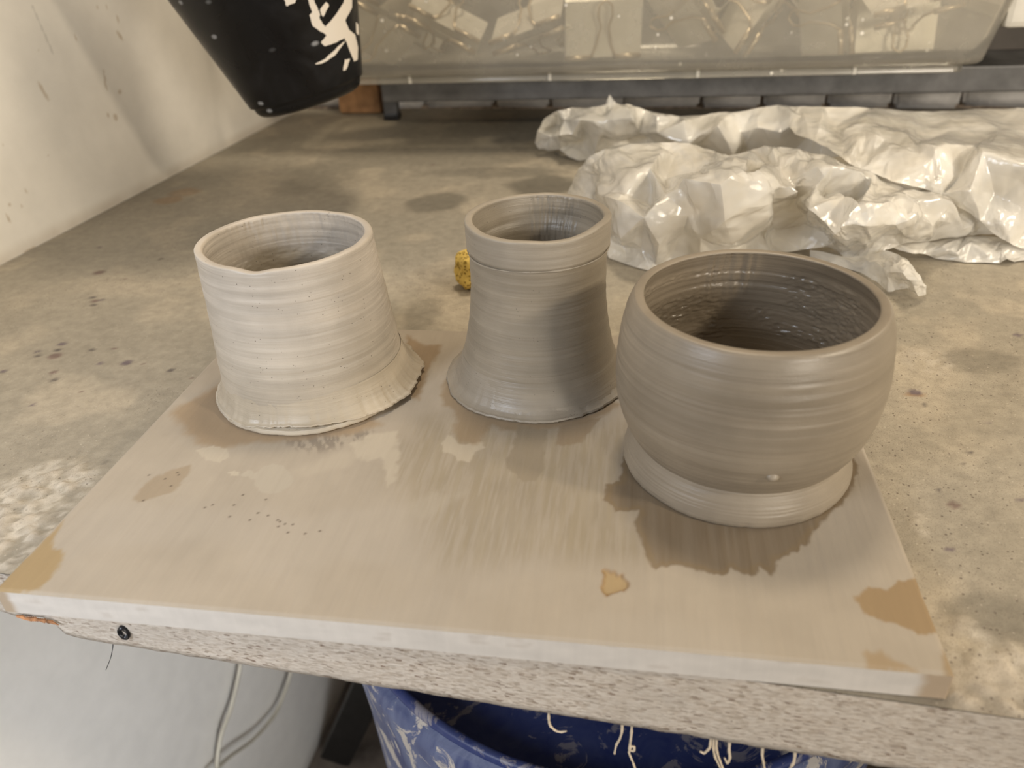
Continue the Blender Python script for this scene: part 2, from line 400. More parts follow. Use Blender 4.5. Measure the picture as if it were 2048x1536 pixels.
BAG = json.loads(r'''{"rear":[[[-0.045,0.6854,0.012],[-0.039,0.6632,0.03],[-0.0319,0.6656,0.042],[-0.0172,0.6662,0.05],[-0.0016,0.6726,0.052],[0.0202,0.6642,0.054],[0.0342,0.6682,0.056],[0.0378,0.6659,0.066],[0.0449,0.6627,0.058],[0.057,0.6571,0.058],[0.0751,0.6467,0.054],[0.093,0.6413,0.05],[0.1102,0.6338,0.05],[0.1345,0.63,0.052],[0.161,0.6302,0.054],[0.1832,0.6372,0.056],[0.2052,0.642,0.058],[0.2254,0.6339,0.058],[0.2491,0.6348,0.057],[0.2912,0.6347,0.055],[0.2831,0.5789,0.03],[0.2471,0.6105,0.012],[0.2112,0.6182,0.005],[0.1745,0.6402,0.004],[0.1346,0.6503,0.004],[0.0827,0.6563,0.001],[0.04,0.6571,0.001],[0.0211,0.6575,0.001],[0.0081,0.65,0.001],[-0.0062,0.6589,0.004],[-0.0155,0.6705,0.008],[-0.0287,0.6742,0.006],[-0.0401,0.6807,0.006],[-0.0077,0.6373,0.036],[0.0008,0.6412,0.036],[0.0298,0.6376,0.033],[0.0505,0.6347,0.033],[0.071,0.6421,0.032],[0.0893,0.6367,0.024],[-0.023,0.6653,0.024],[-0.0258,0.6939,0.03],[0.0058,0.6809,0.01],[0.0445,0.6757,0.01],[0.0769,0.6815,0.012],[0.0605,0.6239,0.047],[0.0378,0.6272,0.044],[0.0145,0.6326,0.048],[-0.0087,0.6598,0.042],[0.0929,0.6086,0.042],[0.1309,0.618,0.028],[0.1639,0.6041,0.026],[0.1192,0.5961,0.04],[0.0902,0.6201,0.049],[0.1425,0.5996,0.047],[0.1856,0.6075,0.047],[0.2044,0.6039,0.042],[0.1685,0.6158,0.038],[0.114,0.6025,0.049],[0.22,0.5932,0.05],[0.2313,0.6165,0.03]],[[1,40,2],[1,39,40],[39,1,0],[39,0,32],[32,31,39],[4,3,47],[34,47,33],[33,41,34],[41,33,30],[30,29,41],[3,2,40],[40,47,3],[40,33,47],[33,40,39],[39,30,33],[30,39,31],[5,45,6],[45,5,46],[46,35,45],[36,37,44],[8,44,9],[6,8,7],[8,6,45],[45,44,8],[45,36,44],[36,45,35],[35,42,36],[42,35,27],[27,26,42],[4,46,5],[46,4,47],[46,47,34],[46,34,41],[41,35,46],[41,27,35],[41,28,27],[28,41,29],[10,52,11],[38,43,25],[13,53,14],[13,12,57],[13,57,51],[51,53,13],[53,51,49],[24,49,51],[12,11,52],[12,52,48],[48,57,12],[48,51,57],[51,48,38],[38,24,51],[24,38,25],[23,56,50],[16,15,54],[54,55,16],[56,54,15],[54,56,23],[18,20,19],[20,18,21],[18,17,58],[18,58,59],[59,21,18],[21,59,22],[16,58,17],[58,16,55],[55,59,58],[55,22,59],[22,55,54],[22,54,23],[14,56,15],[56,14,53],[53,50,56],[50,53,49],[50,49,24],[24,23,50],[10,9,44],[10,44,37],[37,52,10],[37,48,52],[37,38,48],[37,43,38],[43,37,36],[43,36,42],[42,25,43],[25,42,26]]],"right":[[[0.2072,0.5854,0.052],[0.2241,0.6272,0.059],[0.2467,0.6235,0.059],[0.2887,0.6256,0.057],[0.3281,0.6196,0.055],[0.3592,0.6197,0.055],[0.4028,0.6206,0.056],[0.4337,0.6227,0.056],[0.5256,0.6528,0.05],[0.4512,0.4583,0.05],[0.4285,0.412,0.012],[0.3822,0.3866,0.008],[0.3485,0.3882,0.01],[0.3382,0.3884,0.014],[0.3263,0.3923,0.02],[0.3171,0.3961,0.028],[0.3028,0.3999,0.036],[0.2907,0.4103,0.043],[0.2793,0.4095,0.047],[0.2566,0.407,0.053],[0.2478,0.4152,0.055],[0.2349,0.4229,0.058],[0.2259,0.4511,0.06],[0.2165,0.5026,0.058],[0.2073,0.544,0.054],[0.2461,0.5704,0.056],[0.2455,0.5285,0.06],[0.2641,0.5405,0.062],[0.2584,0.5097,0.062],[0.244,0.5186,0.057],[0.2675,0.4869,0.062],[0.2812,0.455,0.064],[0.2881,0.4307,0.066],[0.312,0.4095,0.066],[0.3353,0.3914,0.062],[0.3706,0.3935,0.055],[0.2953,0.5469,0.058],[0.3329,0.5365,0.058],[0.3672,0.5234,0.06],[0.3971,0.5013,0.058],[0.2605,0.4426,0.061],[0.2798,0.4199,0.058],[0.3051,0.4206,0.054],[0.3248,0.4021,0.045],[0.3443,0.3962,0.036],[0.3855,0.409,0.028],[0.3062,0.3984,0.048],[0.3285,0.3918,0.03],[0.2889,0.4118,0.053],[0.2369,0.4682,0.06],[0.3606,0.3992,0.02],[0.2982,0.5,0.06],[0.3267,0.4618,0.063]],[[1,0,24],[25,2,23],[1,23,2],[23,1,24],[28,49,21],[26,28,27],[28,26,29],[29,49,28],[49,29,22],[22,21,49],[25,26,27],[25,29,26],[29,25,23],[23,22,29],[20,19,40],[41,48,32],[48,41,18],[32,51,31],[31,41,32],[4,3,36],[36,51,4],[36,31,51],[31,36,30],[31,30,40],[40,41,31],[41,40,19],[19,18,41],[3,2,25],[3,25,27],[27,36,3],[27,30,36],[30,27,28],[30,28,21],[21,40,30],[21,20,40],[17,46,42],[17,16,46],[38,52,33],[5,38,6],[38,5,37],[37,52,38],[42,33,52],[33,42,46],[46,43,33],[46,15,43],[15,46,16],[44,47,13],[13,50,44],[13,12,50],[8,39,35],[35,9,8],[35,10,9],[10,35,45],[45,11,10],[7,39,8],[34,35,39],[35,34,44],[44,45,35],[45,44,50],[50,11,45],[11,50,12],[7,6,38],[38,39,7],[38,34,39],[34,38,33],[34,33,43],[43,44,34],[43,47,44],[47,43,15],[47,15,14],[14,13,47],[4,37,5],[37,4,51],[37,51,32],[32,52,37],[32,42,52],[42,32,48],[48,17,42],[17,48,18]]],"front":[[[0.0043,0.5378,0.002],[0.0125,0.526,0.022],[0.0176,0.5189,0.032],[0.0252,0.5071,0.043],[0.0323,0.4992,0.05],[0.0413,0.4912,0.056],[0.0626,0.4877,0.061],[0.0876,0.4841,0.063],[0.1122,0.4801,0.063],[0.1332,0.4811,0.056],[0.1459,0.4905,0.05],[0.1612,0.4797,0.057],[0.1707,0.4722,0.063],[0.1826,0.4673,0.063],[0.1988,0.4691,0.06],[0.2177,0.465,0.057],[0.2327,0.4438,0.055],[0.2514,0.4276,0.052],[0.283,0.4197,0.043],[0.302,0.4185,0.035],[0.3222,0.4084,0.024],[0.3356,0.4089,0.013],[0.3165,0.4121,0.01],[0.2862,0.399,0.01],[0.2619,0.3831,0.014],[0.2485,0.3761,0.012],[0.2365,0.373,0.008],[0.2299,0.3773,0.003],[0.2246,0.3794,0.004],[0.2218,0.3851,0.006],[0.2102,0.3916,0.008],[0.1956,0.3976,0.003],[0.173,0.3942,0.002],[0.1476,0.3619,0.001],[0.1183,0.3561,0.001],[0.0928,0.3559,0.001],[0.0818,0.3573,0.001],[0.063,0.3699,0.001],[0.0503,0.3812,0.001],[0.0374,0.4164,0.002],[0.0163,0.4762,0.002],[0.0447,0.4041,0.043],[0.0216,0.5011,0.034],[0.0348,0.4928,0.05],[0.0334,0.4675,0.034],[0.0278,0.4761,0.018],[0.0392,0.4493,0.048],[0.0419,0.4288,0.046],[0.0599,0.3651,0.048],[0.0553,0.3701,0.034],[0.0643,0.3551,0.03],[0.0731,0.3662,0.014],[0.0854,0.3599,0.004],[0.0483,0.3966,0.014],[0.0586,0.3856,0.006],[0.0764,0.3886,0.047],[0.0912,0.4287,0.054],[0.0996,0.464,0.06],[0.0676,0.4252,0.061],[0.0567,0.4028,0.056],[0.0791,0.3955,0.062],[0.087,0.4387,0.063],[0.0631,0.3794,0.05],[0.1133,0.3662,0.07],[0.1277,0.3777,0.073],[0.1457,0.3764,0.074],[0.1518,0.3594,0.072],[0.1544,0.3483,0.064],[0.159,0.3532,0.05],[0.1656,0.382,0.02],[0.1619,0.383,0.016],[0.1052,0.3379,0.069],[0.0928,0.3478,0.058],[0.1238,0.3244,0.07],[0.1255,0.3283,0.055],[0.1149,0.3434,0.035],[0.0991,0.3572,0.018],[0.1362,0.3473,0.03],[0.1394,0.3637,0.012],[0.113,0.3381,0.055],[0.1376,0.3405,0.075],[0.0797,0.3426,0.046],[0.0875,0.3459,0.03],[0.1068,0.3421,0.05],[0.1255,0.4346,0.062],[0.1131,0.4147,0.06],[0.1565,0.4134,0.058],[0.1714,0.4508,0.058],[0.174,0.4476,0.064],[0.1774,0.4272,0.06],[0.1902,0.4404,0.062],[0.1816,0.4148,0.056],[0.1681,0.3673,0.06],[0.1673,0.3746,0.05],[0.1706,0.3888,0.03],[0.1807,0.4054,0.012],[0.1745,0.368,0.058],[0.1881,0.405,0.038],[0.1916,0.4003,0.026],[0.1941,0.394,0.022],[0.2042,0.3955,0.016],[0.1943,0.3496,0.05],[0.2015,0.3625,0.036],[0.212,0.3927,0.014],[0.201,0.342,0.04],[0.2107,0.3597,0.026],[0.2068,0.3334,0.045],[0.2089,0.3265,0.05],[0.1988,0.392,0.054],[0.1936,0.408,0.058],[0.1902,0.408,0.052],[0.2074,0.3946,0.062],[0.2241,0.4054,0.058],[0.2392,0.4054,0.055],[0.2271,0.4133,0.04],[0.2018,0.3744,0.052],[0.2122,0.3609,0.054],[0.2245,0.3593,0.056],[0.2448,0.3612,0.054],[0.2633,0.3772,0.048],[0.2391,0.3402,0.048],[0.2561,0.3784,0.02],[0.2471,0.3425,0.05],[0.2578,0.3655,0.028],[0.2804,0.3895,0.016],[0.2854,0.3799,0.034],[0.2853,0.3822,0.042],[0.2761,0.3751,0.032],[0.3067,0.4,0.02],[0.2152,0.3231,0.054],[0.2147,0.3309,0.058],[0.2271,0.3311,0.058],[0.2238,0.355,0.028],[0.2334,0.3766,0.01],[0.2391,0.366,0.022],[0.2016,0.4404,0.06],[0.2223,0.4304,0.057],[0.2353,0.415,0.046],[0.2526,0.4024,0.05],[0.2117,0.4071,0.05]],[[2,42,3],[42,2,1],[1,44,42],[1,45,44],[45,1,0],[45,0,40],[5,4,43],[5,43,46],[39,38,53],[3,43,4],[3,46,43],[46,3,42],[46,42,44],[44,47,46],[44,41,47],[41,44,45],[40,39,53],[50,48,49],[82,81,51],[51,52,82],[51,36,52],[6,61,7],[61,6,58],[58,60,61],[60,58,59],[60,59,62],[62,55,60],[55,62,48],[48,81,55],[81,48,50],[50,51,81],[51,50,54],[51,54,37],[37,36,51],[5,58,6],[5,59,58],[59,5,46],[59,46,47],[59,47,41],[41,62,59],[41,48,62],[41,49,48],[49,41,45],[49,45,40],[49,40,53],[53,50,49],[53,54,50],[54,53,38],[38,37,54],[71,56,72],[72,83,71],[84,64,9],[84,85,63],[63,64,84],[63,73,64],[8,84,9],[8,85,84],[85,8,57],[85,57,56],[85,56,71],[71,63,85],[71,73,63],[71,79,73],[79,71,83],[83,75,79],[75,83,76],[76,34,75],[34,76,35],[80,86,65],[10,65,11],[12,87,88],[70,69,68],[70,32,69],[11,87,12],[87,11,65],[87,65,86],[86,66,87],[66,86,80],[80,67,66],[74,68,67],[68,74,77],[77,70,68],[70,77,78],[70,78,33],[33,32,70],[10,9,64],[64,65,10],[64,80,65],[80,64,73],[73,67,80],[73,74,67],[74,73,79],[74,79,75],[75,77,74],[75,78,77],[78,75,34],[34,33,78],[7,57,8],[57,7,61],[61,56,57],[56,61,60],[60,72,56],[72,60,55],[72,55,81],[81,83,72],[83,81,82],[82,76,83],[76,82,52],[52,35,76],[35,52,36],[92,91,89],[92,96,91],[96,92,93],[135,14,90],[90,109,135],[13,90,14],[90,13,89],[90,89,91],[91,109,90],[91,110,109],[110,91,96],[96,97,110],[97,96,93],[97,93,94],[94,98,97],[98,94,95],[95,99,98],[95,31,99],[115,108,101],[100,103,102],[103,100,30],[139,116,114],[106,104,105],[136,15,111],[139,111,108],[139,108,115],[115,116,139],[116,115,101],[101,106,116],[106,101,102],[102,104,106],[104,102,103],[103,105,104],[105,103,30],[30,29,105],[15,14,135],[135,111,15],[111,135,109],[109,108,111],[108,109,110],[108,110,97],[97,101,108],[101,97,98],[101,98,99],[99,102,101],[99,100,102],[100,99,31],[31,30,100],[113,138,17],[138,113,117],[117,131,138],[26,25,134],[16,113,17],[113,16,112],[113,112,137],[137,117,113],[130,131,117],[130,129,131],[129,130,107],[129,107,132],[132,134,129],[134,132,133],[133,26,134],[26,133,27],[118,122,119],[122,118,120],[120,123,122],[123,120,121],[123,121,24],[24,124,123],[127,125,126],[125,127,23],[21,20,22],[20,19,128],[128,22,20],[126,128,19],[128,126,125],[128,125,23],[23,22,128],[18,126,19],[126,18,119],[119,127,126],[127,119,122],[127,122,123],[127,123,124],[124,23,127],[23,124,24],[18,17,138],[138,119,18],[138,118,119],[118,138,131],[131,120,118],[120,131,129],[120,129,134],[134,121,120],[121,134,25],[25,24,121],[16,15,136],[136,112,16],[112,136,111],[112,111,139],[112,139,114],[114,137,112],[114,117,137],[114,130,117],[130,114,116],[116,107,130],[107,116,106],[106,132,107],[132,106,105],[132,105,29],[29,133,132],[133,29,28],[28,27,133],[13,12,88],[88,89,13],[89,88,87],[89,87,66],[66,92,89],[92,66,67],[67,93,92],[93,67,68],[68,94,93],[94,68,69],[69,95,94],[95,69,32],[32,31,95]]],"tail":[[[0.2024,0.3953,0.004],[0.2207,0.3792,0.006],[0.2334,0.3748,0.008],[0.2487,0.377,0.012],[0.2527,0.3531,0.018],[0.2527,0.3294,0.022],[0.2569,0.3189,0.018],[0.2628,0.3193,0.01],[0.2657,0.3245,0.001],[0.2605,0.3219,0.001],[0.2519,0.3235,0.006],[0.2473,0.3295,0.002],[0.2423,0.3282,0.001],[0.2395,0.3438,0.001],[0.2316,0.3608,0.001],[0.2134,0.3738,0.001],[0.2004,0.3809,0.001],[0.2422,0.3269,0.016],[0.2452,0.3109,0.022],[0.2531,0.3156,0.014],[0.2481,0.3267,0.01],[0.2397,0.3535,0.012],[0.2456,0.3468,0.016],[0.2314,0.365,0.007],[0.2454,0.3257,0.022]],[[15,0,16],[23,2,1],[1,0,15],[13,21,14],[21,22,3],[2,21,3],[21,2,23],[23,14,21],[14,23,1],[14,1,15],[17,18,24],[17,20,18],[20,17,11],[9,8,7],[19,7,6],[19,9,7],[9,19,10],[5,4,24],[5,24,18],[18,6,5],[18,19,6],[19,18,20],[20,10,19],[10,20,11],[4,3,22],[22,24,4],[22,17,24],[17,22,21],[17,21,13],[17,13,12],[12,11,17]]],"under":[[[0.2576,0.3901,0.01],[0.265,0.3928,0.011],[0.288,0.399,0.01],[0.3162,0.4111,0.01],[0.3401,0.4097,0.01],[0.3558,0.3953,0.008],[0.3849,0.3916,0.006],[0.389,0.3899,0.001],[0.3508,0.3875,0.001],[0.3436,0.3844,0.001],[0.3348,0.3777,0.006],[0.3324,0.3812,0.001],[0.3091,0.3822,0.001],[0.2906,0.389,0.001],[0.2814,0.3852,0.006],[0.2712,0.3809,0.008],[0.2913,0.3859,0.009],[0.3134,0.3919,0.01],[0.3336,0.3898,0.008],[0.3021,0.3846,0.005],[0.322,0.3834,0.005]],[[2,15,14],[1,15,2],[15,1,0],[16,19,3],[19,16,13],[13,12,19],[2,16,3],[16,2,14],[14,13,16],[4,17,20],[20,18,4],[20,11,18],[5,10,9],[5,9,8],[8,6,5],[8,7,6],[5,4,18],[18,10,5],[10,18,11],[3,17,4],[17,3,19],[17,19,12],[12,20,17],[12,11,20]]]}''')
DRIPS = json.loads(r'''[[[0.0425,0.0059,-0.0419],[0.043,0.0059,-0.0463],[0.0454,0.0057,-0.049],[0.0475,0.0056,-0.0491],[0.0497,0.0054,-0.0478]],[[0.0719,0.0041,-0.0423],[0.0712,0.0041,-0.0474],[0.0698,0.0042,-0.0517],[0.0693,0.0042,-0.0576]],[[0.0756,0.0038,-0.0426],[0.0753,0.0039,-0.0502],[0.075,0.0039,-0.0536],[0.077,0.0038,-0.0541],[0.0771,0.0038,-0.051],[0.0757,0.0038,-0.0508],[0.0749,0.0039,-0.0554],[0.0766,0.0038,-0.0606],[0.0778,0.0037,-0.0651],[0.0784,0.0037,-0.0699]],[[0.1069,0.0019,-0.0432],[0.1082,0.0018,-0.0493],[0.1098,0.0017,-0.0531],[0.1111,0.0016,-0.0568]],[[0.108,0.0018,-0.0432],[0.1092,0.0018,-0.048],[0.111,0.0017,-0.0534],[0.1124,0.0016,-0.0581]],[[0.1128,0.0015,-0.0431],[0.1137,0.0015,-0.0477],[0.1132,0.0015,-0.0522],[0.1117,0.0016,-0.0486]],[[0.125,0.0008,-0.0429],[0.1261,0.0007,-0.0474],[0.1274,0.0006,-0.0536]],[[0.1058,0.002,-0.0435],[0.104,0.0021,-0.0478],[0.1023,0.0022,-0.047]],[[0.1368,0.0001,-0.044],[0.1361,0.0001,-0.0475],[0.1354,0.0001,-0.0513]],[[-0.1577,0.0183,-0.0404],[-0.1617,0.0185,-0.0484],[-0.1681,0.0189,-0.0586]]]''')

# ------------------------------------------------------------------ setting
FLOOR_Z = -1.0
t = NT('wall_paint')
at = t.attr()
v = t.coords()
pl = t.noise(v, 35, 5)
pf = t.noise(v, 260, 4)
c = t.mix(1.0, at.outputs['Color'], t.ramp(pl, [(0.3, 0.95), (0.7, 1.02)]), 'MULTIPLY')
M_WALL = t.set(base=c, rough=0.75, normal=t.bump(pf, 0.18, 0.0006, t.bump(pl, 0.2, 0.002)))

gy = np.concatenate([np.arange(-1.6, 0.28, 0.06), np.arange(0.28, 0.72, 0.0013), np.arange(0.72, 0.96, 0.01)])
gz = np.concatenate([np.arange(FLOOR_Z - 0.02, -0.02, 0.05), np.arange(-0.02, 0.21, 0.0013), np.arange(0.22, 1.5, 0.06)])
YY, ZZ = np.meshgrid(gy, gz)
colw = np.ones(YY.shape + (4,))
base = np.array([0.90, 0.87, 0.81])
colw[..., :3] = base * (0.97 + 0.06 * fbm(YY * 6, ZZ * 6, 3))[..., None]
brown = np.array([0.42, 0.30, 0.17])
for cy, cz, ry, rz_, tl in DATA['wall']:
    yy = YY - cy
    zz = ZZ - cz
    yy2 = yy + tl * zz
    wob = 0.55 + 0.9 * fbm(YY * 300, ZZ * 300, int(cy * 1000))
    q = np.sqrt((yy2 / (ry * 0.62)) ** 2 + (zz / rz_) ** 2) * wob
    m = (1 - sstep(0.5, 1.0, q)) * 0.5
    colw[..., :3] = colw[..., :3] * (1 - m[..., None]) + brown * m[..., None]
(sy0, sz0), (sy1, sz1) = DATA['wallscratch']
tt = np.clip((ZZ - sz0) / (sz1 - sz0), 0, 1)
m = (np.abs(YY - (sy0 + (sy1 - sy0) * tt)) < 0.0011) & (ZZ > sz1) & (ZZ < sz0)
colw[m, :3] *= 0.82
# grubby clay dust along the bench joint
m = (1 - sstep(0.0, 0.012, np.abs(ZZ - 0.002))) * (0.25 + 0.6 * fbm(YY * 40, ZZ * 10, 9))
colw[..., :3] = colw[..., :3] * (1 - 0.6 * m[..., None]) + np.array([0.45, 0.36, 0.26]) * 0.6 * m[..., None]
X = -0.481 + 0.0015 * fbm(YY * 9, ZZ * 9, 21)
wv = np.stack([X * EX[0] + YY * EY[0], X * EX[1] + YY * EY[1], ZZ], -1).reshape(-1, 3)
o = mk('wall_left', wv, gridfaces(*YY.shape), M_WALL, colors=colw.reshape(-1, 4), kind='structure',
       label='white painted side wall with brown clay splashes beside the bench')
o.modifiers.new('thickness', 'SOLIDIFY').thickness = 0.06
o.modifiers['thickness'].offset = 1 if False else -1

M_FLOOR = plain('floor_concrete', (0.16, 0.13, 0.105), 0.85, nscale=18, var=0.4, bump=0.4, bd=0.003)
mb = MB().box((0, 0, FLOOR_Z - 0.03), (4.2, 4.2, 0.06))
mb.build('floor', M_FLOOR, kind='structure', label='dark concrete studio floor under the bench')

# back wall: mortar backing with painted bricks
M_MORTAR = plain('mortar', (0.40, 0.31, 0.23), 0.9, nscale=150, var=0.5, bump=0.6, bd=0.002)
M_BRICK = plain('white_painted_brick', (0.84, 0.81, 0.78), 0.7, nscale=55, var=0.12, bump=0.5, bd=0.003)
BACK = 0.915
wb = MB().box(room(0.55, BACK + 0.055, 0.25), (2.3, 0.09, 2.5), ROOM_ROT).build('wall_back', M_MORTAR, kind='structure',
     label='white painted brick wall behind the bench')
random.seed(4)
brick_meshes = []
for k in range(6):
    bm = bmesh.new()
    bmesh.ops.create_cube(bm, size=1)
    bmesh.ops.scale(bm, vec=(0.098 if k % 2 else 0.074, 0.022, 0.0245), verts=bm.verts)
    bmesh.ops.bevel(bm, geom=bm.edges[:], offset=0.0035, segments=2, affect='EDGES')
    for vv in bm.verts:
        vv.co += Vector((random.uniform(-1, 1), random.uniform(-1, 1), random.uniform(-1, 1))) * 0.0012
    me = bpy.data.meshes.new('brick')
    bm.to_mesh(me)
    bm.free()
    for p in me.polygons:
        p.use_smooth = True
    me.materials.append(M_BRICK)
    brick_meshes.append(me)
wb_inv = wb.matrix_world.inverted()
for row in range(12):
    x = -0.47 + (0.03 if row % 2 else 0.0)
    while x < 0.95:
        k = random.randrange(6)
        wdt = 0.098 if k % 2 else 0.074
        o = bpy.data.objects.new('brick', brick_meshes[k])
        COL.objects.link(o)
        o.parent = wb
        o.location = room(x + wdt / 2, BACK + 0.004 + random.uniform(-0.002, 0.002), 0.013 + row * 0.029 + random.uniform(-.001, .001))
        o.rotation_euler = (0, random.uniform(-0.015, 0.015), ROOM_ROT)
        x += wdt + random.uniform(0.003, 0.006)

# ------------------------------------------------------------------ workbench
THK = 0.037


def front_y(x):
    return 0.0075 - 0.0618 * x


bench = empty('workbench', room(0.2, 0.45, FLOOR_Z), label='long chipboard workbench with a worn, clay-dusted top', cat='table')
BX, BY, BZ = bench.location
t = NT('bench_top')
at = t.attr()
v = t.coords()
n1 = t.noise(v, 120, 6, 0.7)
n2 = t.noise(v, 700, 3, 0.7)
c = t.mix(1.0, at.outputs['Color'], t.ramp(n1, [(0.3, 0.80), (0.7, 1.16)]), 'MULTIPLY')
v9 = t.voro(v, 1100)
c = t.mix(t.math('MULTIPLY', t.ramp(v9, [(0.15, 0.5), (0.35, 0.0)]), at.outputs['Alpha']), c, (0.14, 0.11, 0.09))
vs = t.coords((1, 1.0, 1))
vd = t.voro(vs, 470)
vc = t.voro(vs, 470, out='Color')
sel = t.n('ShaderNodeSeparateColor')
t.l(vc, sel.inputs[0])
pit = t.math('MULTIPLY', t.ramp(vd, [(0.18, 1.0), (0.30, 0.0)]), t.ramp(sel.outputs[0], [(0.80, 0.0), (0.84, 1.0)]))
wht = t.math('MULTIPLY', t.ramp(vd, [(0.15, 1.0), (0.26, 0.0)]), t.ramp(sel.outputs[1], [(0.84, 0.0), (0.88, 1.0)]))
pit = t.math('MULTIPLY', t.math('MULTIPLY', pit, at.outputs['Alpha']), 0.7)
c = t.mix(pit, c, (0.10, 0.075, 0.06))
c = t.mix(t.math('MULTIPLY', wht, 0.4), c, (0.58, 0.52, 0.43))
bh = t.math('SUBTRACT', t.math('ADD', n1, t.math('MULTIPLY', n2, 0.5)), pit)
M_TOP = t.set(base=c, rough=t.ramp(n1, [(0.3, 0.62), (0.7, 0.85)]), normal=t.bump(bh, 0.45, 0.0009), spec=0.3)

t = NT('chipboard_edge')
v1 = t.coords((430, 430, 1250))
v2 = t.coords((190, 190, 700))
v0 = t.coords()
vc = t.voro(v1, 1.0, out='Color')
sel = t.n('ShaderNodeSeparateColor')
t.l(vc, sel.inputs[0])
vd = t.voro(v1, 1.0)
nz = t.noise(v2, 1.0, 5, 0.7)
big = t.noise(v0, 22, 3)
c = t.ramp(sel.outputs[0], [(0.0, (0.40, 0.33, 0.26)), (0.30, (0.56, 0.48, 0.40)), (0.9, (0.68, 0.61, 0.53))])
c = t.mix(t.ramp(sel.outputs[1], [(0.93, 0.0), (0.96, 0.85)]), c, (0.20, 0.13, 0.09))
c = t.mix(t.ramp(nz, [(0.45, 0.0), (0.7, 0.6)]), c, (0.68, 0.62, 0.55))
c = t.mix(t.ramp(nz, [(0.28, 0.75), (0.38, 0.0)]), c, (0.24, 0.17, 0.12))
c = t.mix(t.ramp(big, [(0.5, 0.0), (0.68, 0.55)]), c, (0.56, 0.50, 0.43))
bh = t.math('ADD', t.math('MULTIPLY', nz, 1.2), t.math('MULTIPLY', sel.outputs[0], 0.5))
M_EDGE = t.set(base=c, rough=0.85, normal=t.bump(bh, 0.8, 0.0012), spec=0.25)

# top surface (room aligned grid)
gx = np.concatenate([np.arange(-0.4795, 0.80, 0.002), [0.9, 1.1, 1.4]])
gyb = np.concatenate([np.arange(0.0078, 0.902, 0.002)])
RX, RY = np.meshgrid(gx, gyb)
WX = RX * EX[0] + RY * EY[0]
WY = RX * EX[1] + RY * EY[1]
colt = np.ones(WX.shape + (4,))
f1 = fbm(WX * 9, WY * 9, 5, 5)
f2 = fbm(WX * 40, WY * 40, 8, 4)
base = np.array([0.345, 0.308, 0.245])
k = (0.80 + 0.35 * f1 + 0.12 * (f2 - 0.5))[..., None]
colt[..., :3] = base * k
cool = sstep(0.5, 0.7, fbm(WX * 7 + 5, WY * 7, 12))[..., None]
colt[..., :3] = colt[..., :3] * (1 - 0.35 * cool) + np.array([0.27, 0.25, 0.205]) * 0.35 * cool
pale = sstep(0.52, 0.75, fbm(WX * 26, WY * 26, 31, 4))[..., None]
colt[..., :3] = colt[..., :3] * (1 - 0.4 * pale) + np.array([0.50, 0.43, 0.33]) * 0.4 * pale
for cx, cy, rx, ry, kd, st in DATA['table']:
    wob = 0.6 + 0.8 * fbm(WX * 35, WY * 35, int(abs(cx) * 977) + 3)
    q = np.sqrt(((WX - cx) / rx) ** 2 + ((WY - cy) / ry) ** 2) * wob
    m = ((1 - sstep(0.6, 1.05, q)) * st)[..., None]
    if kd == 'd':
        tc = np.array([0.16, 0.145, 0.115])  # dark stains; the bucket and box shadows are painted in as well
    elif kd == 'b':
        tc = np.array([0.33, 0.22, 0.13])
    else:
        tc = np.array([0.50, 0.455, 0.385])
        m = m * sstep(0.42, 0.62, fbm(WX * 260, WY * 260, 77, 3))[..., None]
    colt[..., :3] = colt[..., :3] * (1 - m) + tc * m
CH = [np.array([0.10, 0.085, 0.08]), np.array([0.17, 0.115, 0.10]), np.array([0.13, 0.10, 0.12])]
for cx, cy, r_, kd in DATA['chips']:
    q = np.sqrt(((WX - cx) / (r_ * 1.1)) ** 2 + ((WY - cy) / (r_ * 1.0)) ** 2)
    m = ((1 - sstep(0.5, 1.0, q)) * 0.85)[..., None]
    colt[..., :3] = colt[..., :3] * (1 - m) + CH[kd % 3] * m
# alpha channel: how strongly the worn surface is pitted
pm = sstep(0.40, 0.62, fbm(WX * 12, WY * 12, 44)) * 0.8 + 0.15
pm = pm * (0.35 + 0.65 * (1 - sstep(0.45, 0.62, WY)))
colt[..., 3] = np.clip(pm, 0, 1)
crust = np.zeros(WX.shape)
for cx, cy, rx, ry, kd, st in DATA['table']:
    if kd == 'c':
        q = np.sqrt(((WX - cx) / rx) ** 2 + ((WY - cy) / ry) ** 2)
        crust = np.maximum(crust, (1 - sstep(0.5, 1.1, q)) * st)
front_r = (1 - sstep(0.0, 0.03, RY - 0.008)) * sstep(0.13, 0.20, WX)
crust = np.maximum(crust, front_r)
HZ = crust * 0.0022 * np.maximum(0, fbm(WX * 190, WY * 190, 91, 3) - 0.42) * 3.2
HZ[RY < 0.0085] = 0
HZ[(np.abs(WX) < 0.183) & (WY < 0.236)] = 0
front_m = (front_r * 0.55)[..., None]
colt[..., :3] = colt[..., :3] * (1 - front_m) + np.array([0.25, 0.215, 0.175]) * front_m
lit = (np.clip(HZ / 0.0015, 0, 1) * 0.6)[..., None]
colt[..., :3] = colt[..., :3] * (1 - lit) + np.array([0.50, 0.44, 0.36]) * lit
tv = np.stack([WX, WY, HZ], -1).reshape(-1, 3)
top = mk('worktop_surface', tv - np.array([BX, BY, BZ]), gridfaces(*WX.shape), M_TOP, bench, colors=colt.reshape(-1, 4))

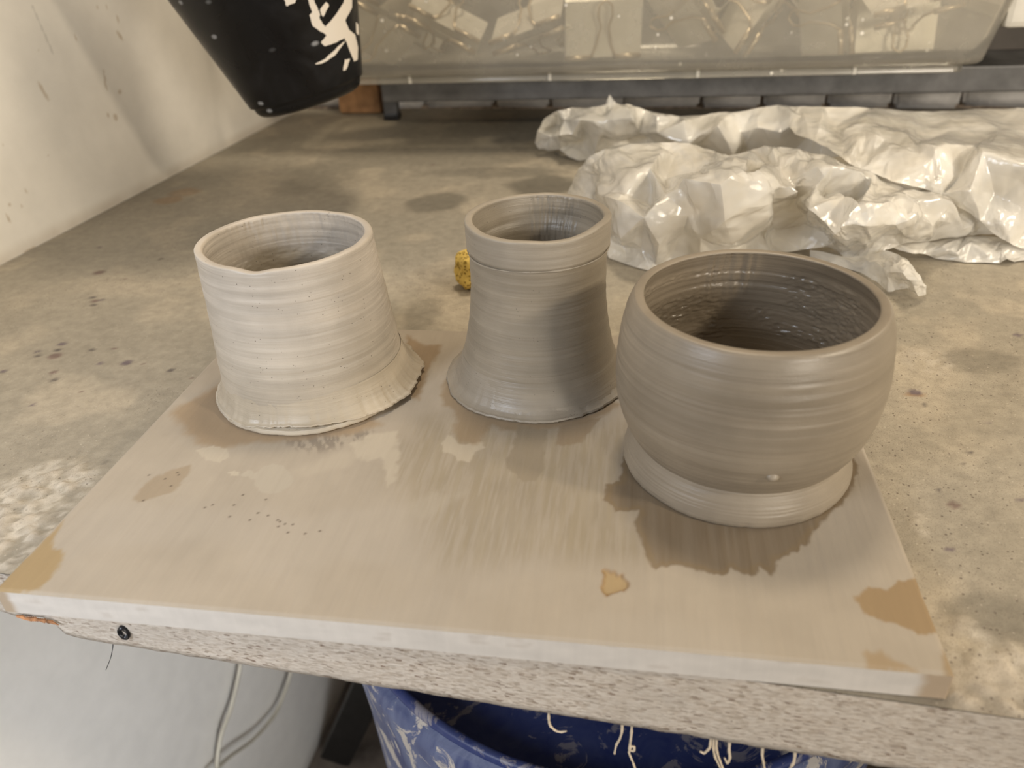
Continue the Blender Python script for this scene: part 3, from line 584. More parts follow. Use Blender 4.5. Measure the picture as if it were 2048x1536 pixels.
# chipboard core with a ragged lower edge at the chipped end
nx = 360
gx2 = np.linspace(-0.4795, 1.4, nx)
gz2 = np.linspace(0, 1, 13)
GX, GZ = np.meshgrid(gx2, gz2)
wx_edge = GX * EX[0] + 0.0075 * EY[0]
bot = np.full(GX.shape, THK)
chipped = 1 - sstep(-0.1905, -0.176, wx_edge)
bot = bot - chipped * (0.006 + 0.003 * vnoise(GX * 160, GX * 0, 3)) - 0.0007 * vnoise(GX * 500, GX * 0, 6)
FZ = -0.0004 - GZ * bot
FY = 0.0078 - 0.0009 * (fbm(GX * 220, GZ * 12, 2, 3) - 0.5) + 0.004 * chipped * GZ * fbm(GX * 90, GZ * 4, 9)
FY[0] = 0.0078
fv = np.stack([GX * EX[0] + FY * EY[0], GX * EX[1] + FY * EY[1], FZ], -1).reshape(-1, 3)
ff = gridfaces(13, nx).tolist()
n0 = len(fv)
under = []
for j in range(nx):
    b = fv[12 * nx + j]
    y2 = 0.902
    under.append([GX[0, j] * EX[0] + y2 * EY[0], GX[0, j] * EX[1] + y2 * EY[1], b[2]])
fv = np.vstack([fv, under])
for j in range(nx - 1):
    ff.append([12 * nx + j, n0 + j, n0 + j + 1, 12 * nx + j + 1][::-1])
mk('chipboard_core', fv - np.array([BX, BY, BZ]), ff, M_EDGE, bench, smooth=True)

# splintered red-brown wood where the corner has broken off
M_SPLINT = plain('raw_splinter', (0.42, 0.20, 0.09), 0.9, nscale=300, var=0.5, bump=0.8, bd=0.002)
mb = MB()
random.seed(8)
for k in range(16):
    x = -0.2015 + 0.0012 * k
    p = Vector((x, front_y(x) - 0.0005, -0.0262 - 0.0012 * random.random()))
    mb.tube([p, p + Vector((0.004, -0.0008, -0.0005 - 0.0006 * random.random()))], [0.0007, 0.0002], 5)
for q in range(len(mb.v)):
    mb.v[q] = tuple(np.array(mb.v[q]) - np.array([BX, BY, BZ]))
mb.build('splintered_edge', M_SPLINT, bench, label='red-brown splintered chipboard edge')

# black plastic plug in a drilled hole
M_BLACK = plain('black_plastic', (0.012, 0.012, 0.014), 0.3, nscale=80, var=0.3, bump=0.1)
gx0 = -0.1462
gc = np.array([gx0, front_y(gx0) - 0.0006, -0.0268]) - np.array([BX, BY, BZ])
rings = [(0.0, 0.0016), (0.0016, 0.0016), (0.0022, 0.0000), (0.0029, -0.0010), (0.0036, -0.0008), (0.0038, 0.001)]
pv = []
for r_, d_ in rings:
    for q in range(28):
        a = 2 * math.pi * q / 28
        pv.append((gc[0] + r_ * 0.72 * math.cos(a), gc[1] + d_, gc[2] + r_ * 1.05 * math.sin(a)))
mk('hole_plug', pv, gridfaces(len(rings), 28, True)[:, ::-1], M_BLACK, bench, label='black plug in the front edge')

# dried clay threads hanging from the lower edge
M_DRIP = plain('dried_slip', (0.62, 0.52, 0.39), 0.8, nscale=300, var=0.2)
for k, pts in enumerate(DRIPS):
    P = np.array([[pts[0][0], pts[0][1] + 0.0025, -0.0355]] + pts) - np.array([BX, BY, BZ])
    # resample smoothly
    n = len(P)
    ts = np.linspace(0, n - 1, n * 4)
    Q = np.stack([np.interp(ts, np.arange(n), P[:, q]) for q in range(3)], 1)
    Q[1:-1] = (Q[:-2] + 2 * Q[1:-1] + Q[2:]) / 4
    r0 = 0.00048 if k < len(DRIPS) - 1 else 0.00018
    rr = [r0 * (0.75 + 0.5 * random.random()) * (1.2 - 0.4 * i / len(Q)) for i in range(len(Q))]
    MB().tube(Q.tolist(), rr, 7).build('clay_thread', M_DRIP if k < len(DRIPS) - 1 else M_BLACK, bench, smooth=True)

# slanting black trestle legs
M_STEEL = plain('black_steel', (0.012, 0.011, 0.010), 0.45, nscale=60, var=0.3)
for (xa, xb, y) in ((0.018, -0.405, 0.56), (0.30, 0.723, 0.56)):
    a = Vector((xa, y, -THK - 0.005))
    b = Vector((xb, y, FLOOR_Z + 0.004))
    d = (b - a)
    M = d.to_track_quat('Z', 'Y').to_matrix().to_4x4()
    mb = MB().box((0, 0, 0), (0.052, 0.052, d.length), bev=0.003, M=M)
    cc = (a + b) / 2
    mb.v = [tuple(Vector(q) + cc - Vector((BX, BY, BZ))) for q in mb.v]
    mb.build('trestle_leg', M_STEEL, bench)

# ------------------------------------------------------------------ wooden board
BW, BD, BT = 0.36, 0.2322, 0.013
t = NT('ply_board')
at = t.attr()
v = t.coords((260, 22, 22))
gr = t.noise(v, 1.0, 5, 0.65, 0.4)
v0 = t.coords()
n2 = t.noise(v0, 600, 4, 0.7)
c = t.mix(1.0, at.outputs['Color'], t.ramp(gr, [(0.3, 0.965), (0.7, 1.03)]), 'MULTIPLY')
r = t.math('SUBTRACT', 0.78, t.math('MULTIPLY', at.outputs['Alpha'], 0.30))
M_BOARD = t.set(base=c, rough=r, spec=0.3, normal=t.bump(n2, 0.18, 0.0004, t.bump(gr, 0.22, 0.0006)))

nxb, nyb = 601, 388
bx = np.linspace(-BW / 2, BW / 2, nxb)
by = np.linspace(0, BD, nyb)
PX, PY = np.meshgrid(bx, by)
wx_ = PX + 0.0014 * (fbm(PX * 120, PY * 120, 51, 3) - 0.5) * 2 + 0.0012 * (fbm(PX * 420, PY * 300, 53, 2) - 0.5) * 2
wy_ = PY + 0.0014 * (fbm(PX * 120, PY * 120, 52, 3) - 0.5) * 2 + 0.0012 * (fbm(PX * 520, PY * 120, 54, 2) - 0.5) * 2
colb = np.zeros(PX.shape + (4,))
f1 = fbm(PX * 18, PY * 18, 61, 5)
f2 = fbm(PX * 60, PY * 60, 62, 4)
grain = fbm(PX * 620, PY * 34 + PX * 9, 63, 3)
grain2 = fbm(PX * 240, PY * 10 + PX * 6, 64, 3)
base = np.array([0.385, 0.335, 0.272])
colb[..., :3] = base * (0.90 + 0.22 * (f1 - 0.5) + 0.14 * f2)[..., None]
film = sstep(0.40, 0.65, fbm(PX * 14 + 3, PY * 22, 66, 4))[..., None]
colb[..., :3] = colb[..., :3] * (1 - 0.45 * film) + np.array([0.41, 0.365, 0.31]) * 0.45 * film
ST = DATA['board']


def stain(key, tint, strength, soft=0.0008, mode='mix', wet=0.0, mod=None):
    d = sdf_poly(wx_, wy_, ST[key])
    m = (1 - sstep(-soft, soft, d)) * strength
    if mod is not None:
        m = m * mod
    mm = m[..., None]
    if mode == 'mul':
        colb[..., :3] *= (1 - mm) + np.array(tint) * mm
    else:
        colb[..., :3] = colb[..., :3] * (1 - mm) + np.array(tint) * mm
    colb[..., 3] = np.maximum(colb[..., 3], m * wet)
    return d


gmod = 0.6 + 0.8 * sstep(0.35, 0.65, fbm(PX * 900, PY * 60 + PX * 12, 68, 3))
stain('bare', (0.84, 0.82, 0.76), 0.7, 0.012, 'mul', 0.0, gmod)
stain('bare', (0.30, 0.25, 0.165), 0.30, 0.014, 'mix', 0.0, sstep(0.40, 0.70, fbm(PX * 620, PY * 48 + PX * 10, 67, 4)))
stain('scuff', (0.20, 0.17, 0.14), 0.75, 0.004, 'mix', 0.0, sstep(0.45, 0.6, fbm(PX * 500 + PY * 200, PY * 160, 71, 3)))
stain('smear2', (0.44, 0.385, 0.31), 0.5, 0.003, mod=sstep(0.3, 0.6, f2))
stain('smear3', (0.40, 0.355, 0.29), 0.5, 0.003, mod=sstep(0.3, 0.6, f2))
stain('smear1', (0.46, 0.405, 0.325), 0.75, 0.0014, mod=sstep(0.25, 0.5, f2))
stain('brown_left', (0.31, 0.225, 0.14), 0.80, 0.0035, wet=0.3)
stain('cup_shadow', (0.28, 0.20, 0.12), 0.85, 0.002, wet=0.3)  # shadow beside the left cup, painted into the board as brown
stain('slip1', (0.46, 0.405, 0.325), 0.7, 0.0006)
stain('slip2', (0.41, 0.365, 0.30), 0.8, 0.0006)
stain('slip3', (0.46, 0.405, 0.325), 0.8, 0.0005)
stain('oval', (0.31, 0.245, 0.17), 0.75, 0.0012)
stain('mid_slip', (0.44, 0.385, 0.305), 0.8, 0.0008)
stain('mid_brown', (0.27, 0.20, 0.125), 0.8, 0.0022, wet=0.3)
stain('drip', (0.265, 0.22, 0.16), 0.8, 0.0007, wet=0.4)
stain('brown_r', (0.25, 0.19, 0.125), 0.75, 0.001, wet=0.3)
d = stain('wet_bowl', (0.185, 0.142, 0.096), 0.92, 0.0008, wet=0.5, mod=0.82 + 0.3 * grain)
edge = np.exp(-((d + 0.0016) / 0.0014) ** 2) * 0.3
colb[..., :3] = colb[..., :3] * (1 - edge[..., None]) + np.array([0.25, 0.175, 0.085]) * edge[..., None]
stain('ochre_r', (0.285, 0.195, 0.10), 0.88, 0.0008, wet=0.2)
stain('ochre_l', (0.33, 0.235, 0.115), 0.85, 0.0014, wet=0.2)
stain('patch2', (0.31, 0.22, 0.12), 0.7, 0.0015)
stain('corner', (0.28, 0.20, 0.11), 0.8, 0.0015)
dch = sdf_poly(wx_, wy_, ST['chip'])
m = (1 - sstep(-0.0004, 0.0004, dch))[..., None]
colb[..., :3] = colb[..., :3] * (1 - m) + np.array([0.38, 0.28, 0.155]) * m
m = (np.exp(-(dch / 0.0007) ** 2) * 0.55)[..., None]
colb[..., :3] = colb[..., :3] * (1 - m) + np.array([0.25, 0.15, 0.07]) * m
for (sx, sy) in DATA['specks']:
    q = np.hypot(PX - sx, PY - sy)
    m = ((1 - sstep(0.0003, 0.0009, q)) * 0.8)[..., None]
    colb[..., :3] = colb[..., :3] * (1 - m) + np.array([0.09, 0.065, 0.05]) * m
HB = BT + 0.00015 * (grain - 0.5) * gmod - 0.0009 * (1 - sstep(-0.0006, 0.0003, dch))
# round the arrises a touch
ed = np.minimum(np.minimum(PX + BW / 2, BW / 2 - PX), np.minimum(PY, BD - PY))
HB = HB - 0.0008 * (1 - sstep(0, 0.0014, ed))
bv = np.stack([PX, PY, HB], -1).reshape(-1, 3)
bf = gridfaces(nyb, nxb)
colb[..., :3] *= 0.94
bc = colb.reshape(-1, 4).copy()
# edges
loop = [(0, j) for j in range(nxb)] + [(i, nxb - 1) for i in range(1, nyb)] + [(nyb - 1, j) for j in range(nxb - 2, -1, -1)] + [(i, 0) for i in range(nyb - 2, 0, -1)]
li = np.array([i * nxb + j for i, j in loop])
L = len(li)
NR = 9
sv, sc = [], []
for q in range(NR):
    p = bv[li].copy()
    tq = q / (NR - 1)
    p[:, 2] = p[:, 2] * (1 - tq) + 0.0005 * tq
    sv.append(p)
    s_ = np.zeros((L, 4))
    along = p[:, 0] + p[:, 1]
    e1 = fbm(along * 60, np.full(L, q * 0.35), 81, 4)
    e2 = fbm(along * 300, np.full(L, q * 0.8), 82, 3)
    edge_col = np.array([0.60, 0.56, 0.515])
    s_[:, :3] = edge_col * (0.86 + 0.22 * e1 + 0.06 * e2)[:, None]
    dk = (sstep(0.66, 0.80, e1) * 0.3)[:, None]
    s_[:, :3] = s_[:, :3] * (1 - dk) + np.array([0.28, 0.22, 0.17]) * dk
    # bare brown wood at the two front corners and the sides
    cm = np.maximum(1 - sstep(0.004, 0.008, p[:, 0] + BW / 2 + 0.002 * e1), sstep(BW / 2 - 0.012, BW / 2 - 0.007, p[:, 0] + 0.004 * (e1 - .5)))[:, None] * 0.8
    s_[:, :3] = s_[:, :3] * (1 - cm) + np.array([0.36, 0.26, 0.16]) * cm
    sc.append(s_)
sv = np.vstack(sv)
sc = np.vstack(sc)
sf = gridfaces(NR, L, True, off=len(bv))[:, ::-1]
allv = np.vstack([bv, sv])
bot_f = gridfaces(2, 2)
nb = len(allv)
allv = np.vstack([allv, [[-BW / 2, 0, 0.0005], [BW / 2, 0, 0.0005], [-BW / 2, BD, 0.0005], [BW / 2, BD, 0.0005]]])
allc = np.vstack([bc, sc, np.tile([[0.4, 0.3, 0.2, 0]], (4, 1))])
allf = np.vstack([bf, sf, [[nb, nb + 2, nb + 3, nb + 1]]])
board = mk('wooden_board', allv, allf, M_BOARD, colors=allc, cat='board',
           label='pale plywood board with wet brown clay stains under the three pots')

# ------------------------------------------------------------------ clay pots
NTH = 288
TH = np.linspace(0, 2 * np.pi, NTH, endpoint=False)


def pchip(zs, rs, z):
    """smooth monotone interpolation"""
    zs = np.array(zs, float)
    rs = np.array(rs, float)
    h = np.diff(zs)
    dl = np.diff(rs) / h
    m = np.zeros(len(zs))
    for i in range(1, len(zs) - 1):
        if dl[i - 1] * dl[i] > 0:
            w1 = 2 * h[i] + h[i - 1]
            w2 = h[i] + 2 * h[i - 1]
            m[i] = (w1 + w2) / (w1 / dl[i - 1] + w2 / dl[i])
    m[0] = dl[0]
    m[-1] = dl[-1]
    i = np.clip(np.searchsorted(zs, z) - 1, 0, len(zs) - 2)
    tq = (z - zs[i]) / h[i]
    return (rs[i] * (1 + 2 * tq) * (1 - tq) ** 2 + m[i] * h[i] * tq * (1 - tq) ** 2
            + rs[i + 1] * tq ** 2 * (3 - 2 * tq) + m[i + 1] * h[i] * tq ** 2 * (tq - 1))


def thnoise(th, freq, seed, z=0.0):
    """periodic noise in angle"""
    return fbm(np.cos(th) * freq + 10, np.sin(th) * freq + 10 + z, seed, 3) - 0.5


def pot_body(profile, H, wall, floor_t, oval, oval_ang, tilt, rimwave, colfn, groove, inner_groove, z_from=0.0, seed=0, dip=None, nz=150, inner_extra=None):
    zs, rs = profile
    zo = np.linspace(z_from, H - 0.0012, nz)
    ro = pchip(zs, rs, zo)
    ring = [(r_, z, 0) for r_, z in zip(ro, zo)]
    rt = float(pchip(zs, rs, np.array([H]))[0])
    cr_ = 0.0009
    for a in (20, 45, 70, 90):
        ring.append((rt - cr_ + cr_ * math.cos(R(a)), H - cr_ + cr_ * math.sin(R(a)), 1))
    for q in (0.25, 0.5, 0.75):
        ring.append((rt - cr_ - (wall - 2 * cr_) * q, H + 0.0001, 1))
    for a in (90, 110, 135, 160):
        ring.append((rt - wall + cr_ + cr_ * math.cos(R(a)), H - cr_ + cr_ * math.sin(R(a)), 1))
    zi = np.linspace(H - 0.0014, floor_t, 110)
    ri = pchip(zs, rs, zi) - wall - 0.0012 * sstep(0.0, 0.3, (H - zi) / H)
    rin_min = ri[-1]
    # round the inside floor
    cr = 0.010
    u = np.clip((cr - (zi - floor_t)) / cr, 0, 1)
    ri = ri - cr * (1 - np.sqrt(np.clip(1 - u * u, 0, 1)))
    ring += [(max(r_, 0.003), z, 2) for r_, z in zip(ri, zi)]
    for r_ in np.linspace(ring[-1][0], 0.0004, 14)[1:]:
        ring.append((r_, floor_t + 0.0005 * math.sin(r_ * 900), 3))
    ring = np.array(ring)
    r = ring[:, 0][:, None] + 0 * TH
    z = ring[:, 1][:, None] + 0 * TH
    kd = ring[:, 2][:, None] + 0 * TH
    th = 0 * r + TH
    # throwing rings: slow spiral noise in height
    zq = z * 1000 + th / (2 * np.pi) * 1.6
    g = (vnoise(zq * 0.9, th * 0.6, seed + 1) - 0.5) * 0.6 + (vnoise(zq * 0.33, np.cos(th) * 1.1 + 7, seed + 2) - 0.5) + (vnoise(zq * 2.3, np.sin(th) * 2 + 5, seed + 3) - 0.5) * 0.3
    dr = np.where(kd == 0, g * groove, 0) + np.where(kd == 2, g * inner_groove, 0)
    dr = dr + 0.0012 * thnoise(th, 0.9, seed + 5) * (z / H)
    if inner_extra is not None:
        dr = dr + np.where(kd == 2, inner_extra(th, z), 0)
    r = r + dr * np.where(ring[:, 0][:, None] > 0.004, 1, 0)
    top = sstep(0.75, 1.0, z / H)
    z = z + top * rimwave * (thnoise(th, 1.0, seed + 8) * 2 + 0.35 * thnoise(th, 4.0, seed + 9))
    if dip is not None:
        for (a0, wd, dp) in dip:
            da = np.angle(np.exp(1j * (th - a0)))
            z = z + top * dp * np.exp(-(da / wd) ** 2)
    ov = 1 + (oval - 1) * sstep(0.2, 1.0, z / H)
    ca, sa = math.cos(oval_ang), math.sin(oval_ang)
    x0 = r * np.cos(th)
    y0 = r * np.sin(th)
    xr = (x0 * ca + y0 * sa) * ov
    yr = (-x0 * sa + y0 * ca) / ov
    x = xr * ca - yr * sa + tilt[0] * z
    y = xr * sa + yr * ca + tilt[1] * z
    V = np.stack([x, y, z], -1)
    C = colfn(th, z / H, kd, seed)
    return V.reshape(-1, 3), gridfaces(len(ring), NTH, True), C.reshape(-1, 4)


def clay_col(base, dry, drymask, wet_in=0.9):
    def fn(th, zn, kd, seed):
        c = np.ones(th.shape + (4,))
        m = np.clip(drymask(th, zn, kd), 0, 1)[..., None]
        c[..., :3] = np.array(base) * (1 - m) + np.array(dry) * m
        st = (vnoise(zn * 22 + th * 0.25, np.cos(th) * 1.3 + 4, seed + 20) - 0.5)[..., None]
        c[..., :3] *= 1 + 0.16 * st
        c[..., 3] = np.where(kd >= 2, wet_in, 1.0)
        return c
    return fn


def flange(r_in, z_in, r_edge, z_edge, thick, jag, seed, colr, steps=26):
    """thin clay skirt with a torn edge"""
    rows = []
    rn = r_edge(TH) + jag * (thnoise(TH, 3.0, seed) + 0.8 * thnoise(TH, 14, seed + 1) + 0.4 * thnoise(TH, 40, seed + 2))
    ze = z_edge(TH)
    for k in range(steps):
        s_ = k / (steps - 1)
        rr = r_in + (rn - r_in) * s_
        zz = z_in + (ze + thick - z_in) * (1 - (1 - s_) ** 2.0)
        zz = zz + 0.0004 * s_ * thnoise(TH, 8, seed + 4)
        rows.append(np.stack([rr * np.cos(TH), rr * np.sin(TH), zz], -1))
    for k in range(5):
        s_ = k / 4
        rr = rn + 0.0004 * math.sin(math.pi * s_) - 0.0025 * max(0, s_ - 0.7)
        zz = ze + thick * (1 - s_) * 0.9
        rows.append(np.stack([rr * np.cos(TH), rr * np.sin(TH), zz], -1))
    rows.append(np.stack([(r_in - 0.004) * np.cos(TH), (r_in - 0.004) * np.sin(TH), 0.0002 + 0 * TH], -1))
    V = np.array(rows)
    C = np.ones(V.shape[:2] + (4,))
    C[..., :3] = np.array(colr) * (0.95 + 0.12 * thnoise(TH, 5, seed + 6))[None, :, None]
    return V.reshape(-1, 3), gridfaces(len(rows), NTH, True), C.reshape(-1, 4)


M_CLAY_DRY = clay_material('leather_hard_clay', 0.34, 0.56, 0.85)
M_CLAY_MID = clay_material('damp_clay', 0.34, 0.54, 0.6)
M_CLAY_WET = clay_material('wet_clay', 0.30, 0.50, 0.12)

CL = (0.385, 0.335, 0.262)
CD = (0.475, 0.425, 0.365)
CM = (0.265, 0.228, 0.175)
CMD = (0.30, 0.262, 0.21)
CB = (0.235, 0.196, 0.147)
CBD = (0.275, 0.234, 0.182)


def scratches(lo, hi, amp, freq, zlo, seed):
    def fn(th, z):
        da = sstep(lo, lo + 0.15, th) * (1 - sstep(hi - 0.15, hi, th))
        n = vnoise(th * freq, z * 120, seed) - 0.5
        return da * n * amp * sstep(zlo, zlo + 0.012, z)
    return fn


# left cup: oval rim, torn skirt
cup = empty('clay_cup', (-0.1058, 0.168, BT), cat='clay pot',
            label='pale unfired clay cup with oval rim and torn base skirt, near the white wall')
prof = ([0, 0.008, 0.016, 0.026, 0.050, 0.075, 0.0855], [0.0525, 0.0505, 0.0497, 0.0488, 0.0462, 0.0440, 0.0434])
sc1 = scratches(0.5, 2.9, 0.0010, 85, 0.060, 5)


def left_inner(th, z):
    rough_ = 0.0010 * (fbm(th * 16, z * 700, 15, 3) - 0.5) * sstep(0.02, 0.03, z) * (1 - sstep(0.062, 0.07, z))
    return sc1(th, z) + rough_


V, F, C = pot_body(prof, 0.0855, 0.0040, 0.007, 1.035, 0.05, (-0.0254, -0.0056), 0.0012,
                   clay_col(CL, CD, lambda th, zn, kd: np.where(kd == 2, sstep(0.72, 0.78, zn + 0.04 * np.sin(th * 5)) * 0.8, 0.25 + 0.75 * sstep(0.1, 0.9, zn))),
                   0.00030, 0.0006, seed=3, dip=[(R(-88), 0.16, -0.0016), (R(-140), 0.5, 0.0008)], inner_extra=left_inner)
mk('body', V, F, M_CLAY_DRY, cup, colors=C)
V, F, C = flange(0.0492, 0.019, lambda th: 0.0560 + 0.0022 * np.cos(th - 0.1) + 0.0010 * np.cos(3 * th + 0.5),
                 lambda th: 0.0008 + 0.0042 * np.exp(-(np.angle(np.exp(1j * (th + 1.35))) / 0.55) ** 2) + 0.001 * (1 + np.cos(th * 2)), 0.0011, 0.0042, 11, (0.43, 0.37, 0.285))
mk('base_skirt', V, F, M_CLAY_DRY, cup, colors=C)
V, F, C = flange(0.045, 0.0075, lambda th: 0.0548 + 0.0012 * np.cos(th + 1.7), lambda th: 0.0002 + 0 * th, 0.0032, 0.0012, 23, (0.52, 0.46, 0.37))
mk('base_slab', V, F, M_CLAY_DRY, cup, colors=C)

# middle pot: flared foot and collar below the rim
vase = empty('clay_vase', (0.0187, 0.1846, BT), cat='clay pot',
             label='grey-brown unfired clay vase with flared foot and collared rim, between the other two pots')
prof = ([0, 0.004, 0.010, 0.018, 0.030, 0.045, 0.060, 0.0745, 0.0765, 0.0785, 0.085, 0.0921],
        [0.0495, 0.0470, 0.0440, 0.0412, 0.0384, 0.0363, 0.0353, 0.0353, 0.0356, 0.0366, 0.0366, 0.0368])
sc2 = scratches(0.9, 1.9, 0.0013, 95, 0.05, 6)
V, F, C = pot_body(prof, 0.0921, 0.0040, 0.008, 1.0, 0, (0.0267, 0.0007), 0.0008,
                   clay_col(CM, CMD, lambda th, zn, kd: np.where(kd == 2, 0.3, 0.2 + 0.8 * sstep(0.80, 0.86, zn) + 0.5 * sstep(0.14, 0.1, zn))),
                   0.00026, 0.0005, seed=14, dip=[(R(-60), 0.5, -0.0006), (R(-20), 0.4, 0.0012)], inner_extra=sc2)
mk('body', V, F, M_CLAY_MID, vase, colors=C)
V, F, C = flange(0.0412, 0.0172, lambda th: 0.0508 + 0.0006 * np.cos(th + 2.6), lambda th: 0.0002 + 0 * th, 0.0016, 0.0018, 33, CMD)
mk('base_skirt', V, F, M_CLAY_MID, vase, colors=C)
# raised bead under the collar
pts = []
for a in np.linspace(0, 2 * np.pi, 150, endpoint=False):
    zc = 0.0768 + 0.0007 * math.sin(a * 1 + 1.0) + 0.0004 * math.sin(3 * a)
    rr = 0.0362
    pts.append((rr * math.cos(a) + 0.0267 * zc, rr * math.sin(a), zc))
rad = [0.00055 * max(0.25, 0.75 + 1.6 * float(thnoise(np.array([a]), 5, 41)[0])) for a in np.linspace(0, 2 * np.pi, 150, endpoint=False)]
mb = MB().tube(pts, rad, 8, closed=True)
mk('collar_bead', mb.v, mb.f, M_CLAY_MID, vase, colors=np.tile([[*CMD, 1]], (len(mb.v), 1)))

# bowl
bowl = empty('clay_bowl', (0.1193, 0.1161, BT), cat='clay pot',
             label='round-bellied unfired clay bowl on a low foot, largest of the three pots')
prof = ([0.0135, 0.0155, 0.0195, 0.0273, 0.0373, 0.0497, 0.0622, 0.0746, 0.0829],
        [0.0455, 0.0470, 0.0496, 0.0532, 0.0558, 0.0568, 0.0559, 0.0538, 0.0507])


def bowl_inner(th, z):
    a = 0.0024 * (fbm(th * 34, z * 1100, 18, 4) - 0.5) * sstep(0.030, 0.042, z) * (1 - sstep(0.070, 0.078, z)) * sstep(0.25, 0.5, fbm(th * 2.2, z * 60, 19, 2))
    da = np.exp(-((th - 1.70) / 0.24) ** 2)
    b = 0.0022 * da * (vnoise(th * 95, z * 40, 24) - 0.5) * sstep(0.054, 0.066, z)
    return a + b


V, F, C = pot_body(prof, 0.0829, 0.0044, 0.020, 1.0, 0, (0.0148, -0.0044), 0.0007,
                   clay_col(CB, CBD, lambda th, zn, kd: np.where(kd == 2, 0.0, 0.25 + 0.6 * sstep(0.75, 0.95, zn)), 0.55),
                   0.00030, 0.0007, z_from=0.0135, seed=27, inner_extra=bowl_inner)
mk('body', V, F, M_CLAY_WET, bowl, colors=C)
# foot: flared ring below the waist
zs = np.array([0.0, 0.002, 0.005, 0.009, 0.013, 0.0170])
rs = np.array([0.0506, 0.0514, 0.0510, 0.0497, 0.0481, 0.0468])
rows = [np.stack([0.02 * np.cos(TH), 0.02 * np.sin(TH), 0.0002 + 0 * TH], -1)]
for k in range(46):
    z = k / 45 * 0.0170
    r_ = pchip(zs, rs, np.array([z]))[0]
    rr = r_ + 0.00022 * (vnoise(np.full(NTH, z * 1500), TH * 0.8, 70) - 0.5) + (0.0006 * thnoise(TH, 18, 71) + 0.0012 * thnoise(TH, 3, 72)) * (1 if z < 0.003 else 0.2)
    rows.append(np.stack([rr * np.cos(TH), rr * np.sin(TH), 0.0002 + z + 0 * TH], -1))
V = np.array(rows)
C = np.ones(V.shape[:2] + (4,))
C[..., :3] = CBD
mk('foot', V.reshape(-1, 3), gridfaces(len(rows), NTH, True), M_CLAY_WET, bowl, colors=C.reshape(-1, 4))
bm = bmesh.new()
bmesh.ops.create_icosphere(bm, subdivisions=3, radius=0.0022)
for vv in bm.verts:
    vv.co *= 1 + 0.12 * (mnoise.noise(vv.co * 400))
nub_a = R(-83)
rn = 0.0540
bmesh.ops.scale(bm, vec=(1.2, 0.9, 0.9), verts=bm.verts)
bmesh.ops.translate(bm, vec=(rn * math.cos(nub_a), rn * math.sin(nub_a), 0.0305), verts=bm.verts)
mb = MB()
mb.add(bm)
mk('clay_pellet', mb.v, mb.f, M_CLAY_WET, bowl, colors=np.tile([[0.30, 0.256, 0.20, 1]], (len(mb.v), 1)))

# ------------------------------------------------------------------ sponge
t = NT('yellow_sponge')
v = t.coords()
vd = t.voro(v, 420)
vd2 = t.voro(v, 180)
holes = t.math('MINIMUM', t.ramp(vd, [(0.15, 0.0), (0.4, 1.0)]), t.ramp(vd2, [(0.12, 0.0), (0.3, 1.0)]))
c = t.mix(holes, (0.34, 0.21, 0.03), (0.66, 0.47, 0.12))
M_SPONGE = t.set(base=c, rough=0.95, normal=t.bump(holes, 0.8, 0.0015))
bm = bmesh.new()
bmesh.ops.create_cube(bm, size=1)
bmesh.ops.subdivide_edges(bm, edges=bm.edges[:], cuts=14, use_grid_fill=True)
for vv in bm.verts:
    p = vv.co.copy() * 2
    l4 = (abs(p.x) ** 5 + abs(p.y) ** 5 + abs(p.z) ** 5) ** 0.2
    q = p / max(l4, 1e-6) * max(abs(p.x), abs(p.y), abs(p.z))
    vv.co = Vector((q.x * 0.016, q.y * 0.011, q.z * 0.0125))
    vv.co += vv.co.normalized() * 0.0016 * (mnoise.noise(vv.co * 160) + 0.5 * mnoise.noise(vv.co * 420))
mb = MB()
mb.add(bm)
mb.build('sponge', M_SPONGE, smooth=True, loc=(-0.0425, 0.327, 0.0135), rot=(0.05, 0.12, 0.5), cat='sponge',
         label='small yellow sponge peeking out behind the flared clay vase')

# ------------------------------------------------------------------ plastic sheet
t = NT('plastic_film')
v = t.coords()
cr = t.voro(v, 55, 'DISTANCE_TO_EDGE')
cr2 = t.voro(v, 150, 'DISTANCE_TO_EDGE')
nz = t.noise(v, 140, 5, 0.75, 1.2)
nb_ = t.noise(v, 30, 4, 0.6)
h = t.math('ADD', t.math('MULTIPLY', t.ramp(cr, [(0.0, 0.0), (0.35, 1.0)]), 0.5), t.math('ADD', t.math('MULTIPLY', t.ramp(cr2, [(0.0, 0.0), (0.4, 1.0)]), 0.3), t.math('MULTIPLY', nz, 0.9)))
cm_ = t.ramp(t.noise(v, 22, 3, 0.6), [(0.42, 0.12), (0.62, 1.0)])
nrm = t.bump(t.math('MULTIPLY', h, cm_), 0.36, 0.0011)
t.t.nodes.remove(t.b)
milk = t.ramp(nb_, [(0.35, (0.96, 0.92, 0.83)), (0.7, (0.985, 0.97, 0.93))])
dif = t.n('ShaderNodeBsdfDiffuse')
trl = t.n('ShaderNodeBsdfTranslucent')
trp = t.n('ShaderNodeBsdfTransparent')
glo = t.n('ShaderNodeBsdfGlossy', Roughness=0.16)
for q in (dif, trl):
    t.l(milk, q.inputs['Color'])
    t.l(nrm, q.inputs['Normal'])
t.l(nrm, glo.inputs['Normal'])
trp.inputs['Color'].default_value = (0.97, 0.95, 0.90, 1)
m1 = t.n('ShaderNodeMixShader', Fac=0.26)
t.l(dif.outputs[0], m1.inputs[1])
t.l(trl.outputs[0], m1.inputs[2])
m2 = t.n('ShaderNodeMixShader')
t.l(t.ramp(t.noise(v, 17, 3, 0.5), [(0.42, 0.36), (0.64, 0.05)]), m2.inputs[0])
t.l(m1.outputs[0], m2.inputs[1])
t.l(trp.outputs[0], m2.inputs[2])
m3 = t.n('ShaderNodeMixShader')
fr = t.n('ShaderNodeFresnel', IOR=1.5)
